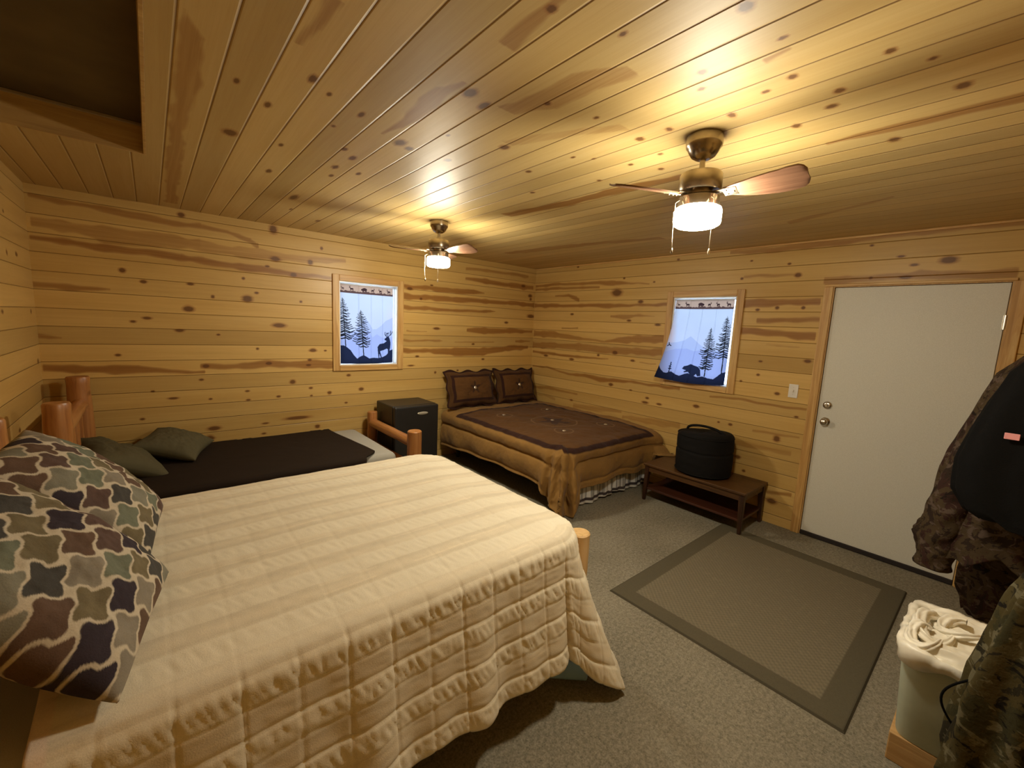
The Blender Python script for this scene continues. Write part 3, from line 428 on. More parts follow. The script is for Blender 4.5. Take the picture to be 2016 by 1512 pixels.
NAVY = np.array((.018, .024, .055)); BARK = np.array((.020, .022, .030))
def pine_tree(px, py, top, base, widths, seed, up=1.0):
    """silhouette of a spruce: trunk plus drooping branches; widths = [(y, half width)]"""
    rg = np.random.default_rng(seed); (tx, ty), (bx, by) = top, base
    m = seg_dist(px, py, top, base) < (2.2+4.5*np.clip((py-ty)/(by-ty), 0, 1))
    ys = np.array([w[0] for w in widths], float); hw = np.array([w[1] for w in widths], float)
    y = ys[0]
    while y < ys[-1]:
        k = (y-ys[0])/(ys[-1]-ys[0]); cx = tx+(bx-tx)*(y-ty)/(by-ty)
        for sgn in (-1, 1):
            w = np.interp(y, ys, hw)*rg.uniform(.65, 1.1); dy = w*rg.uniform(.02, .22)*up; yy = y+rg.uniform(-6, 6)
            p0 = (cx, yy-w*.12); p1 = (cx+sgn*w*.55, yy+dy); p2 = (cx+sgn*w, yy+dy-w*.16)
            th = 3.5+6*k*rg.uniform(.6, 1.3)
            m |= seg_dist(px, py, p0, p1) < th; m |= seg_dist(px, py, p1, p2) < th*.7
        y += 14+16*k
    return m
def animal_band(px, py, n, seed):
    pass
def quadruped(px, py, cx, cy, s, head='deer', face=1):
    """tiny animal of the printed border"""
    X = (px-cx)/s*face; Y = (py-cy)/s
    m = (X/1.0)**2+((Y)/.48)**2 < 1
    for lx in (-.75, -.5, .5, .75): m |= (np.abs(X-lx) < .13) & (Y > 0) & (Y < 1.15)
    if head == 'bear': m |= ((X-1.0)/.48)**2+((Y-.05)/.36)**2 < 1; m |= (X/1.05)**2+((Y+.1)/.6)**2 < 1
    else:
        m |= seg_dist(X, Y, (.8, -.1), (1.15, -.8)) < .22; m |= seg_dist(X, Y, (1.1, -.8), (1.5, -.65)) < .16
        m |= seg_dist(X, Y, (1.05, -.9), (.8, -1.6)) < .09; m |= seg_dist(X, Y, (1.15, -.9), (1.45, -1.6)) < .09
    return m
def curtain_print(which, S, T):
    if which == 'A':
        xl = 155+20*T; xr = 875+25*T; PX = xl+(xr-xl)*S; yt = 215+85*S; yb = 1345-30*S; PY = yt+(yb-yt)*T
    else:
        xl = 400-180*T; xr = 1140-155*T; PX = xl+(xr-xl)*S; yt = 235-20*S; yb = 1210+125*S+30*np.sin(PI*S); PY = yt+(yb-yt)*T
    col = np.zeros(S.shape+(3,)); 
    f = T[..., None]
    col[:] = np.array((.70, .78, .90))*(1-f)+np.array((.62, .66, .90))*f
    col *= (1+.05*fbm(S*3, T*4, 3))[..., None]
    def below(pts, c, a=1.0):
        p = np.array(pts, float); y = np.interp(PX, p[:, 0], p[:, 1]); mk = PY > y
        col[mk] = col[mk]*(1-a)+np.array(c)*a
    def put(mk, c): col[mk] = c
    if which == 'A':
        e = np.clip((PX-760)/140, 0, 1)[..., None]*np.clip(1-np.abs(PY-680)/250, 0, 1)[..., None]*.45; col[:] = col*(1-e)+np.array((.80, .66, .62))*e
        below([(300, 1000), (400, 820), (500, 700), (560, 780), (600, 850), (650, 850), (720, 800), (780, 740), (900, 690)], (.42, .50, .80), .6)
        below([(150, 930), (330, 880), (480, 920), (530, 860), (600, 960), (660, 920), (740, 970), (900, 960)], (.38, .45, .80), .6)
        put(pine_tree(PX, PY, (195, 415), (242, 1100), [(430, 15), (520, 50), (640, 75), (780, 100), (900, 135), (1000, 120)], 1, .8), BARK)
        put(pine_tree(PX, PY, (433, 585), (482, 1215), [(610, 22), (650, 50), (780, 85), (940, 105), (1030, 120), (1090, 65)], 2), BARK)
        deer = [(690, 1250), (680, 1180), (672, 1095), (700, 1055), (760, 1045), (800, 1015), (770, 1002), (768, 985), (800, 962), (830, 952), (850, 1000), (862, 1050), (857, 1110), (845, 1160), (835, 1195), (822, 1190), (820, 1130), (800, 1122), (760, 1140), (708, 1155), (738, 1252), (724, 1252), (698, 1185), (702, 1250)]
        put(in_poly(PX, PY, deer), NAVY)
        for a, c in (((800, 960), (772, 925)), ((772, 925), (775, 895)), ((790, 945), (800, 905)), ((812, 958), (822, 905)), ((825, 955), (865, 930)), ((865, 930), (885, 890)), ((850, 938), (858, 880)), ((800, 915), (830, 905))): put(seg_dist(PX, PY, a, c) < 5, NAVY)
        below([(150, 1095), (175, 1088), (215, 1085), (260, 1110), (310, 1150), (350, 1210), (400, 1265), (440, 1230), (480, 1210), (520, 1230), (560, 1255), (620, 1245), (680, 1250), (740, 1240), (800, 1210), (850, 1150), (910, 1132)], NAVY)
    else:
        e = np.clip(1-np.abs(PX-345)/75, 0, 1)[..., None]*np.clip(1-np.abs(PY-640)/420, 0, 1)[..., None]*.7; col[:] = col*(1-e)+np.array((.85, .62, .58))*e
        below([(200, 780), (430, 765), (520, 742), (600, 690), (660, 742), (720, 800), (800, 860), (1140, 900)], (.42, .50, .80), .6)
        below([(200, 900), (280, 888), (420, 850), (560, 850), (650, 885), (740, 870), (900, 900), (1140, 860)], (.38, .45, .80), .6)
        put(pine_tree(PX, PY, (855, 585), (782, 1215), [(600, 14), (680, 30), (760, 60), (850, 85), (940, 95), (1010, 75), (1090, 75), (1120, 60)], 3), BARK)
        put(pine_tree(PX, PY, (1048, 430), (962, 1195), [(450, 14), (570, 50), (650, 60), (760, 85), (820, 95), (900, 90), (985, 95)], 4), BARK)
        bear = [(525, 1108), (545, 1080), (590, 1070), (625, 1052), (660, 1070), (710, 1090), (735, 1130), (740, 1210), (705, 1215), (690, 1182), (660, 1218), (632, 1218), (618, 1180), (600, 1155), (555, 1162), (545, 1150), (575, 1135), (530, 1116)]
        put(in_poly(PX, PY, bear), NAVY)
        for a, c in (((330, 770), (335, 795)), ((335, 795), (312, 808)), ((335, 795), (357, 808))): put(seg_dist(PX, PY, a, c) < 6, BARK)
        put(pine_tree(PX, PY, (388, 1020), (375, 1150), [(1030, 6), (1120, 18)], 6), NAVY)
        below([(200, 1050), (245, 1055), (275, 1110), (320, 1155), (350, 1162), (400, 1145), (450, 1185), (500, 1205), (560, 1180), (600, 1170), (640, 1195), (700, 1225), (760, 1215), (820, 1240), (880, 1252), (920, 1215), (960, 1175), (1000, 1160), (1140, 1150)], NAVY)
    # printed border with small animals
    bt = T < .098; put(bt, (.62, .42, .30))
    U = S*10
    V = T*10*1.35
    for i, (s_, hd, sz, fc) in enumerate(((.06, 'deer', .21, -1), (.22, 'deer', .31, -1), (.45, 'bear', .43, -1 if which == 'A' else 1), (.60, 'deer', .24, 1), (.75, 'deer', .25, -1), (.92, 'deer', .29, -1))):
        put(bt & quadruped(U, V, s_*10, .72, sz, hd, fc), (.06, .03, .03))
    gl = .080+.008*vnoise(S*40, S*0, 8)
    put((T > gl) & (T < .108), (.13, .07, .06))
    put(T < .012, (.45, .32, .24))
    return np.clip(col, 0, 1)
def curtain(which, name, label, P, S, T):
    col = curtain_print(which, S, T)
    o = grid(name, P, M_curt, cols={'print': col})
    return tag(o, label, 'curtain', 'printed curtains over the windows')
ss, tt = np.meshgrid(np.linspace(0, 1, 230), np.linspace(0, 1, 310), indexing='ij')
def folds(S, T, k):
    g = np.zeros(S.shape)
    for c in k: g -= .007*np.exp(-((S-c)/.008)**2)
    return g+.005*np.sin(S*17)*T+.003*np.sin(S*9+2)
a, bb, c, d = wa
x = a+.001+(bb-a-.030)*ss; z = d-.016-(d-.016-c-.006)*tt-.012*np.sin(PI*ss)*tt+.004
P = np.stack([x, .030-folds(ss, tt, (.34, .57, .79))-.012*tt, z], -1)
curtain('A', 'printed_curtain', 'curtain printed with a stag and two spruces on the back wall window', P, ss, tt)
tube('curtain_rod', [(a, .032, d-.012), (bb, .032, d-.012)], .006, M_vinyl)
tag(bpy.data.objects['curtain_rod'], 'white tension rod above the stag curtain', 'curtain rod', 'curtain rods')
a, bb, c, d = wb
yl = bb-.002+.075*tt**2.2*(1) ; yr = a+.022-.012*tt
y = yl+(yr-yl)*ss
bulge = .030-.105*tt**1.6*(1-ss)**1.2-.062*tt**1.3
z = d-.016-(d-.016-c-.016)*tt-.022*np.sin(PI*ss)*tt-.010*tt*ss
P = np.stack([bulge-folds(ss, tt, (.27, .50, .74)), y, z], -1)
curtain('B', 'printed_curtain', 'curtain printed with a bear and two spruces beside the door', P, ss, tt)
o = tube('curtain_rod', [(.032, a, d-.012), (.032, bb, d-.012)], .006, M_vinyl)
tag(o, 'white tension rod above the bear curtain', 'curtain rod', 'curtain rods')

# ------------------------------------------------------------------ door
root = bpy.data.objects.new('door_1', None); COL.objects.link(root); root.location = (0, (DY0+DY1)/2, 0); root['kind'] = 'structure'
leaf = box('door_leaf', (.012, DY0+.003, .034), (.056, DY1-.003, DZ-.003), M_door, bevel=.003)
bm = bmesh.new()
for lo, hi in (((-.018, DY1+.006, 0), (.0, DY1+.066, DZ+.006)), ((-.018, DY0-.072, 0), (0, DY0-.006, DZ+.006))): bm_box(bm, lo, hi, .004)
cas = bm_obj('door_casing', bm, M_pine)
head = box('door_casing', (-.016, DY0-.02, DZ+.006), (0, DY1+.066, DZ+.024), M_piney)
bm = bmesh.new()
for lo, hi in (((0, DY1, 0), (.098, DY1+.008, DZ+.008)), ((0, DY0-.008, 0), (.098, DY0, DZ+.008)), ((0, DY0, DZ), (.098, DY1, DZ+.008))): bm_box(bm, lo, hi, .001)
jamb = bm_obj('door_jamb', bm, M_pine)
back = box('door_light_block', (.057, DY0-.03, .0), (.11, DY1+.03, DZ+.03), M_door, bevel=0)  # unseen slab over the whole opening, oversized to block daylight leaking round the leaf
sweep = box('door_sweep', (.002, DY0+.002, .001), (.03, DY1-.002, .033), M_rubber, bevel=.002)
Mx = Matrix.Rotation(-PI/2, 4, 'Y')     # lathe axis to -x (into the room)
def knob(name, y, z, prof, extra=None):
    return lathe(name, prof, M_nickel, M=Matrix.Translation((.012, y, z)) @ Mx, n=32)
dead = knob('deadbolt', DY1-.062, 1.118, [(0, .016), (.012, .016), (.020, .015), (.030, .008), (.032, 0)])
turn = box('deadbolt_thumbturn', (-.022, DY1-.066, 1.106), (-.004, DY1-.058, 1.130), M_nickel, bevel=.002)
kn = knob('door_knob', DY1-.062, .985, [(0, .060), (.014, .059), (.025, .050), (.027, .040), (.020, .030), (.012, .024), (.012, .010), (.028, .006), (.033, 0)])
bm = bmesh.new()
for zc in (1.80,):
    bmesh.ops.create_cone(bm, cap_ends=True, segments=16, radius1=.007, radius2=.007, depth=.09, matrix=Matrix.Translation((-.004, DY0+.002, zc)))
    bm_box(bm, (-.002, DY0+.002, zc-.045), (.011, DY0+.012, zc+.045), .001)
hinge = bm_obj('door_hinge', bm, simple('bright_hinge', (.85, .80, .68), .3, .7))
adopt(root, leaf, cas, head, jamb, back, sweep, dead, kn, hinge)
turn.parent = dead
# light switch
sw = thing('light_switch', 'white single toggle light switch plate beside the door casing', 'light switch', (0, -3.264, 1.2))
pl = box('cover_plate', (-.007, -3.299, 1.142), (0, -3.229, 1.257), M_white, bevel=.003)
tg = box('toggle', (-.020, -3.268, 1.19), (-.006, -3.260, 1.212), M_white, bevel=.002)
adopt(sw, pl, tg)
for z in (1.171, 1.228):
    bm = bmesh.new(); bmesh.ops.create_cone(bm, cap_ends=True, segments=12, radius1=.003, radius2=.003, depth=.002, matrix=Matrix.Translation((-.0075, -3.264, z)) @ Matrix.Rotation(PI/2, 4, 'Y')); adopt(sw, bm_obj('screw', bm, M_nickel))

# ------------------------------------------------------------------ attic hatch (recess in the ceiling)
M_hatch = simple('dark_hatch_panel', (.085, .058, .022), .6, noise=(5, .25))
M_hatch2 = wood_axis('hatch_lining', 0, ((.55, .36, .13), (.46, .29, .10), (.36, .21, .07)))
ht = thing('attic_hatch', 'dark recessed attic hatch in the ceiling above the pillows', 'attic hatch', ((HX0+HX1)/2, (HY0+HY1)/2, H))
pn = box('hatch_panel', (HX0+.001, HY0+.001, H+HZ-.03), (HX1-.001, HY1-.001, H+HZ-.002), M_hatch, bevel=.002)
bm = bmesh.new(); t_ = .012
for lo, hi in (((HX0+.001, HY1-t_, H-.002), (HX1-.001, HY1-.0005, H+HZ-.03)), ((HX0+.001, HY0+.0005, H-.002), (HX1-.001, HY0+t_, H+HZ-.03)), ((HX0+.0005, HY0+t_, H-.002), (HX0+t_, HY1-t_, H+HZ-.03)), ((HX1-t_, HY0+t_, H-.002), (HX1-.0005, HY1-t_, H+HZ-.03))): bm_box(bm, lo, hi, .001)
ln = bm_obj('hatch_lining', bm, M_hatch2)
bd = box('hatch_stop', (HX0+t_, HY1-t_-.012, H+HZ-.045), (HX1-t_, HY1-t_, H+HZ-.031), simple('pale_stop', (.30, .23, .13), .5), bevel=.002)
adopt(ht, pn, ln, bd)

# ------------------------------------------------------------------ ceiling fans
m, nt, b = new_mat('lit_diffuser'); M_lamp = m
b.inputs['Base Color'].default_value = (.9, .88, .82, 1); b.inputs['Emission Color'].default_value = (1.0, .93, .75, 1); b.inputs['Emission Strength'].default_value = 30.0
M_blade = wood_axis('walnut_blade', 0, ((.22, .115, .065), (.16, .080, .045), (.10, .048, .027)), rough=.26)
def fan(label, x, y, ang0, grp):
    f = thing('ceiling_fan', label, 'ceiling fan', (x, y, H), grp); parts = []
    def lt(name, prof, mat): o = lathe(name, prof, mat, axis_o=(x, y, 0)); parts.append(sharpen(o, 35)); return o
    lt('canopy', [(0, H), (.070, H), (.071, H-.030), (.069, H-.042), (.062, H-.050), (.058, H-.060), (.046, H-.078), (.030, H-.088), (.016, H-.090), (0, H-.090)], M_brush)
    lt('downrod', [(0, 2.345), (.011, 2.345), (.011, 2.305), (.020, 2.303), (.024, 2.292), (.034, 2.286), (0, 2.286)], M_brush)
    lt('motor_housing', [(0, 2.289), (.060, 2.289), (.078, 2.284), (.083, 2.276), (.083, 2.222), (.078, 2.214), (.05, 2.212), (.05, 2.19), (0, 2.19)], M_brush)
    lt('light_housing', [(0, 2.196), (.070, 2.196), (.079, 2.190), (.080, 2.152), (.0, 2.152)], M_brush)
    lt('light_shade', [(0, 2.152), (.080, 2.152), (.089, 2.147), (.093, 2.136), (.093, 2.096), (.089, 2.084), (.078, 2.077), (.04, 2.074), (0, 2.073)], M_lamp)
    for k in range(3):
        A = math.radians(ang0+120*k)
        n, mm = 40, 13; r = np.linspace(.098, .385, n); t = (r-r[0])/(r[-1]-r[0])
        wd = np.interp(t, [0, .08, .2, .4, .6, .8, .92, .97, 1], [.036, .056, .082, .112, .130, .138, .130, .108, .060])
        off = np.interp(t, [0, .3, .7, 1], [0, .006, .004, -.010])
        s = np.linspace(-.5, .5, mm); R, Sx = np.meshgrid(r, s, indexing='ij')
        C_ = Sx*wd[:, None]+off[:, None]; Z = -.004*np.cos(Sx*PI)+0*R
        pit = math.radians(-17)
        def sheet(dz):
            c2 = C_*math.cos(pit)-(Z+dz)*math.sin(pit); z2 = C_*math.sin(pit)+(Z+dz)*math.cos(pit)
            return np.stack([R, c2, z2], -1)
        Pt, Pb = sheet(.003), sheet(-.003)
        V = np.concatenate([Pt.reshape(-1, 3), Pb.reshape(-1, 3)]); F1 = grid_faces(n, mm); F2 = F1[:, ::-1]+n*mm
        bi = np.concatenate([np.arange(mm), np.arange(1, n)*mm+mm-1, ((n-1)*mm+np.arange(mm-2, -1, -1)), np.arange(n-2, 0, -1)*mm])
        F3 = np.stack([bi, np.roll(bi, -1), np.roll(bi, -1)+n*mm, bi+n*mm], -1)
        o = mesh_np('blade', V, np.concatenate([F1, F2, F3]), M_blade); sharpen(o, 50)
        Mw = Matrix.Translation((x, y, 2.200)) @ Matrix.Rotation(A, 4, 'Z')
        o.matrix_world = Mw; o.parent = f; o.matrix_parent_inverse = Matrix.Translation(-Vector(f.location))
        bm = bmesh.new(); Rp = Matrix.Rotation(pit, 4, 'X')
        bm_box(bm, (.045, -.016, .001), (.105, .016, .006), .002); bm_box(bm, (.098, -.024, -.0075), (.150, .024, -.0032), .0015, M=Rp)
        for sx, sy in ((.112, -.013), (.112, .013), (.138, 0)):
            bmesh.ops.create_uvsphere(bm, u_segments=10, v_segments=6, radius=.0045, matrix=Rp @ Matrix.Translation((sx, sy, -.0075)))
        bi_ = bm_obj('blade_iron', bm, M_brush); bi_.parent = o
    for (dx, dy, zb, kink) in ((-.083, .044, 1.968, .006), (-.050, -.082, 1.955, 0)):
        q = [(x+dx*.93, y+dy*.93, 2.172), (x+dx*1.12, y+dy*1.12, 2.160), (x+dx*1.14, y+dy*1.14, 2.05), (x+dx*1.13+kink*.3, y+dy*1.13, (2.05+zb)/2), (x+dx*1.13+kink, y+dy*1.13, zb+.012)]
        ch = tube('pull_chain', q, .0014, M_chain, n=8); parts.append(ch)
        fob = lathe('pull_fob', [(0, zb+.016), (.0022, zb+.014), (.0045, zb+.006), (.0050, zb-.003), (.003, zb-.008), (0, zb-.008)], M_chain if not kink else M_brush, axis_o=(x+dx*1.13+kink, y+dy*1.13, 0), n=16); fob.parent = ch
    adopt(f, *parts)
fan('three blade ceiling fan with lit drum nearer the door', -2.37, -3.50, -87, 'ceiling fans')
fan('three blade ceiling fan with lit drum near the back wall', -2.33, -1.335, -76, 'ceiling fans')

# ------------------------------------------------------------------ cloth helpers
def cloth_mat(name, attr=None, col=None, rough=.9, weave=(420, .25), sheen=.0, tint=None):
    m, nt, b = new_mat(name); b.inputs['Roughness'].default_value = rough; b.inputs['Specular IOR Level'].default_value = .15; b.inputs['Sheen Weight'].default_value = sheen; b.inputs['Sheen Roughness'].default_value = .5
    w = noise_n(nt, coords(nt), weave[0], 2, .6); big = noise_n(nt, coords(nt), 5, 3)
    if attr:
        at = N(nt, 'ShaderNodeAttribute', attribute_name=attr); c = at.outputs['Color']
    else: c = col
    f = math_n(nt, 'ADD', .80, math_n(nt, 'ADD', math_n(nt, 'MULTIPLY', w, .28), math_n(nt, 'MULTIPLY', big, .12)))
    hs = N(nt, 'ShaderNodeHueSaturation'); L(nt, f, hs.inputs['Value'])
    if attr: L(nt, c, hs.inputs['Color'])
    else: hs.inputs['Color'].default_value = (*col, 1)
    L(nt, hs.outputs[0], b.inputs['Base Color'])
    bump_n(nt, b, w, weave[1], .003)
    return m
def normals(P):
    du = np.gradient(P, axis=0); dv = np.gradient(P, axis=1); n = np.cross(du, dv); return n/(np.linalg.norm(n, axis=-1, keepdims=True)+1e-12)
def thicken_edge(o, t=.006):
    md = o.modifiers.new('thickness', 'SOLIDIFY'); md.thickness = t; md.offset = -1; return o

# ------------------------------------------------------------------ near bed: log frame, mattress, quilt
M_log = wood_axis('peeled_log_upright', 2, ((.47, .215, .068), (.37, .150, .042), (.21, .072, .018)), rough=.36, knots=True)
M_logy = wood_axis('peeled_log_across', 1, ((.47, .215, .068), (.37, .150, .042), (.21, .072, .018)), rough=.36, knots=True)
M_logx = wood_axis('peeled_log_along', 0, ((.47, .215, .068), (.37, .150, .042), (.21, .072, .018)), rough=.36, knots=True)
M_logpale = wood_axis('pale_peeled_log', 2, ((.72, .49, .24), (.66, .43, .19), (.52, .31, .12)), rough=.35)
M_tick = cloth_mat('mattress_ticking', col=(.42, .40, .36))
BX0, BXF, BYN, BYF, BZ = -4.64, -2.655, -3.235, -1.86, .715
bed = thing('log_bed', 'large log bed under the cream quilt in the foreground', 'bed', ((BX0+BXF)/2, (BYN+BYF)/2, 0))
k = []
k.append(box('mattress', (-4.60, BYN+.02, .44), (BXF-.02, BYF-.02, .69), M_tick, bevel=.06, seg=4, smooth=True))
k.append(box('box_spring', (-4.60, BYN+.03, .24), (BXF-.03, BYF-.03, .44), M_tick, bevel=.03, seg=2))
for i, (x, y, zt) in enumerate(((-2.505, -3.115, .605), (-2.505, -1.93, .605))): k.append(log('foot_post', (x, y, 0), (x, y, zt), .052, M_logpale, seed=20+i))
for i, (x, y, zt) in enumerate(((-4.655, -3.27, 1.16), (-4.655, -1.80, 1.16))): k.append(log('head_post', (x, y, 0), (x, y, zt), .055, M_log, seed=24+i))
for i, z in enumerate((.62, 1.04)): k.append(log('head_rail', (-4.655, -3.27, z), (-4.655, -1.80, z), .042, M_logy, seed=28+i))
k.append(log('foot_rail', (-2.505, -3.115, .36), (-2.505, -1.93, .36), .040, M_logy, seed=31))
for i, y in enumerate((-3.10, -1.95)): k.append(log('side_rail', (-4.655, y, .20), (-2.505, y, .20), .042, M_logx, seed=33+i))
adopt(bed, *k)

R = .16; r0 = .040
na, nb = 330, 300
A0, AM, BM, BF = -4.37, .64, .63, .30
ga = np.linspace(A0, BXF+AM, na); gb = np.linspace(BYF+BF, BYN-BM, nb)
GA, GB = np.meshgrid(ga, gb, indexing='ij')
cx0, cy0, cy1 = BXF-R, BYN+R, BYF-R
cX = np.minimum(GA, cx0); cY = np.clip(GB, cy0, cy1)
vx = GA-cX; vy = GB-cY; av = np.abs(vy)
l2 = np.hypot(vx, vy)+1e-9; th = np.degrees(np.arctan2(av, vx+1e-9)); s2 = (2*vx*av/(l2**2))**2
linf = np.maximum(vx, av)
nx = vx/l2; ny = vy/l2
rho = linf*(1+.0*s2)
e = np.maximum(rho-R, 0)
arc = r0*PI/2
h = np.where(e < arc, r0*np.sin(np.minimum(e/r0, PI/2)), r0); d = np.where(e < arc, r0*(1-np.cos(np.minimum(e/r0, PI/2))), r0+e-arc)
q = np.clip((e-arc*.6)/(AM-arc*.6), 0, 1.3)
near = (vy < 0)
tk = [0, 12, 25, 45, 60, 72, 80, 86, 90]
flare = np.interp(th, tk, [.05, .07, .10, .20, .30, .20, .10, .05, .075])
drop = np.interp(th, tk, [.52, .53, .58, .67, .700, .63, .56, .530, .535])
edge_s = np.where(th > 88, GA, th*.012)
wav = .016*np.sin(edge_s*17+1.0)+.010*np.sin(edge_s*31+2)+.03*np.where((th > 2) & (th < 84), np.sin(np.radians(th)*9+.6), 0)
far = (vy > 0)
flare = np.where(far, .02, flare); 
hh = h+(flare+wav*.9)*q**1.25
hemdrop = drop+.018*fbm(edge_s*4, edge_s*0, 4)
dd = np.where(e > 0, np.minimum(d, 9)*1.0, 0)
emax = np.where(far, BF, AM)
dmax_nat = r0+(emax+0-R*0)-arc-R*0
nat_end = r0+((AM)-arc)
scale = np.where(far, 1, hemdrop/nat_end)
dd = np.where(d > r0, r0+(d-r0)*np.where(far, 1, (hemdrop-r0)/(nat_end-r0)), d)
PX = cX+nx*np.where(rho < R, rho, R+hh); PY = cY+ny*np.where(rho < R, rho, R+hh); PZ = BZ-dd
# gentle crown and sag of the top
topm = sstep(0, .25, np.minimum(np.minimum(BXF-GA, GB-BYN), BYF-GB))
PZ = PZ+topm*(.022+.008*fbm(GA*2.2, GB*2.2, 12))
P = np.stack([PX, PY, PZ], -1); nrm = normals(P); nrm *= np.sign(nrm[na//2, nb//2, 2])
# quilting: bands along the bed, cross stitching, puckered every second band
per = .170; bl = (GB-(BYN-.034))/per; bf = bl-np.floor(bl); sat = (bf < .5)            # smooth band / puckered band
st = .1335; al = (GA+2.931)/st; af = np.abs(al-np.round(al))*st
seam_b = np.minimum(np.abs(bf)*per, np.abs(1-bf)*per); mid_b = np.abs(bf-.5)*per
puck = np.clip(np.sin(np.clip((bf-.5)*2, 0, 1)*PI), 0, 1)
D = .0030*np.sqrt(np.clip(af/(st/2), 0, 1))*np.where(sat, .25, .8)*np.where(e > .03, 1.0, .2)
D -= .0038*np.exp(-(af/.0045)**2)*np.where(e > .02, 1, .22)
D -= (.005*np.exp(-(seam_b/.006)**2)+.0015*np.exp(-(mid_b/.006)**2))*np.where(e > .02, 1, .55)
onside = np.where(e > .03, 1.0, .38)
ai = np.round(al)
wr = (1-2.2*np.abs(vnoise((GA+GB*.40)*74+ai*7, GB*9+ai*3, 21)))+.5*(1-2*np.abs(vnoise((GA+GB*.3)*110, GB*16, 22)))
D += puck*wr*.0029*onside
D += (1-puck)*.0010*vnoise(GA*30, GB*60, 23)
D += .004*fbm(GA*6, GB*6, 24)*onside
P = P+nrm*D[..., None]
P[..., 2] = np.maximum(P[..., 2], .006)
colr = np.zeros(P.shape); base = np.array((.76, .685, .525)); satc = np.array((.69, .605, .45))
w_ = sstep(0, .06, bf)*sstep(.5, .44, bf); colr[:] = base*(1-w_[..., None])+satc*w_[..., None]
colr *= (1+.05*np.sin(GB*900)*w_)[..., None]
thr = (vnoise(GA*3, GB*240, 31) > .62)*w_*.10; colr *= (1+thr)[..., None]
hem = np.minimum(np.minimum(GB-(BYN-BM), BXF+AM-GA), 99); hm = hem < .030
colr[hm] = (.80, .74, .60); 
headhem = GA-A0 < .035; colr[headhem] = (.78, .64, .50)
stn = np.exp(-(((GA+3.235)/.020)**2+((GB-(BYN-.055))/.014)**2)); colr = colr*(1-.55*stn[..., None])+np.array((.40, .25, .08))*.55*stn[..., None]
M_quilt = cloth_mat('cream_quilt', attr='dye', weave=(300, .2), sheen=.0)
qo = grid('quilt', P, M_quilt, cols={'dye': colr}); thicken_edge(qo, .006)
tag(qo, 'cream quilted bedspread with puckered bands draped over the near bed', 'quilt')

# blue storage tote under the quilt
M_blue = simple('blue_plastic', (.36, .60, .95), .35)
Mt = Matrix.Translation((-2.672, -3.215, 0)) @ Matrix.Rotation(math.radians(-42), 4, 'Z')
tote = thing('storage_tote', 'light blue plastic storage tote peeking out under the quilt corner', 'storage box', (-2.770, -3.185, 0))
adopt(tote, box('tote_body', (-.17, -.085, 0), (.10, .085, .10), M_blue, bevel=.012, M=Mt), box('tote_lid', (-.18, -.092, .10), (.107, .092, .118), simple('pale_blue_lid', (.40, .55, .80), .4), bevel=.006, M=Mt))

# ------------------------------------------------------------------ pillows
def pillow(name, w, hgt, t, M, mat, colf=None, n=110, m=90, seed=0, pinch=.07, flange=0, attr='dye', ruffle=0):
    u, v = np.meshgrid(np.linspace(-1, 1, n), np.linspace(-1, 1, m), indexing='ij')
    px = w/2*u*(1-pinch*(1-v**2)*np.abs(u)**3*0-pinch*(1-np.abs(v)**1.5)*np.abs(u)); py = hgt/2*v*(1-pinch*(1-np.abs(u)**1.5)*np.abs(v))
    if ruffle:
        px = px+ruffle*np.abs(u)**6*np.sin(v*7+seed)*np.sign(u); py = py+ruffle*np.abs(v)**6*np.sin(u*9+2*seed)*np.sign(v)
    uu = np.clip(np.abs(u)/(1-flange), 0, 1); vv = np.clip(np.abs(v)/(1-flange), 0, 1)
    th = t/2*((1-uu**2.4)*(1-vv**2.4))**.50
    wrk = .10*t*fbm(u*2.2+seed, v*2.2, 40+seed)*(1-uu**4)*(1-vv**4)+.006*fbm(u*6, v*6, 50+seed)*th/(t/2+1e-6)
    top = np.stack([px, py, th+wrk+.003], -1); bot = np.stack([px, py, -th-.003+wrk*.3], -1)
    V = np.concatenate([top.reshape(-1, 3), bot.reshape(-1, 3)])
    A = np.array(M); V = V @ A[:3, :3].T+A[:3, 3]
    F1 = grid_faces(n, m); F2 = F1[:, ::-1]+n*m
    bi = np.concatenate([np.arange(m), np.arange(1, n)*m+m-1, (n-1)*m+np.arange(m-2, -1, -1), np.arange(n-2, 0, -1)*m])
    F3 = np.stack([bi, np.roll(bi, -1), np.roll(bi, -1)+n*m, bi+n*m], -1)
    cols = None
    if colf is not None:
        c = colf(u*w/2, v*hgt/2); cols = {attr: np.concatenate([c.reshape(-1, 3)]*2)}
    return mesh_np(name, V, np.concatenate([F1, F2, F3]), mat, cols=cols)
PAL = np.array([(.20, .19, .145), (.115, .070, .048), (.040, .030, .038), (.225, .195, .150), (.155, .125, .072), (.062, .058, .052), (.15, .16, .115), (.10, .062, .05)])
def trellis(seed, px, py):
    def f(x, y):
        X = (x+px)/.138; Y = (y+py)/.054
        A = 2*PI*X; B = PI*Y
        g = np.cos(A+.42*np.sin(2*B))+np.cos(B-.42*np.sin(2*A))+.10*np.cos(4*A)*np.cos(4*B)
        pos = g > 0
        ix = np.where(pos, np.round(X), np.round(X-.5)+40).astype(int); iy = np.where(pos, np.round(Y/2), np.round((Y-1)/2)+40).astype(int)
        idx = (ix*5+iy*3+ix*iy*2+(ix*ix) % 3+seed) % 8
        k_ = sstep(.24, .40, np.abs(g)+.05*fbm(x*50, y*50, seed))
        c = PAL[idx]*(1+.22*fbm(x*26, y*26, seed+2))[..., None]
        cream = np.array((.52, .45, .34))*(1+.08*fbm(x*80, y*80, seed+5))[..., None]
        return cream*(1-k_[..., None])+c*k_[..., None]
    return f
M_trel = cloth_mat('trellis_print', attr='dye', weave=(260, .3), sheen=.0)
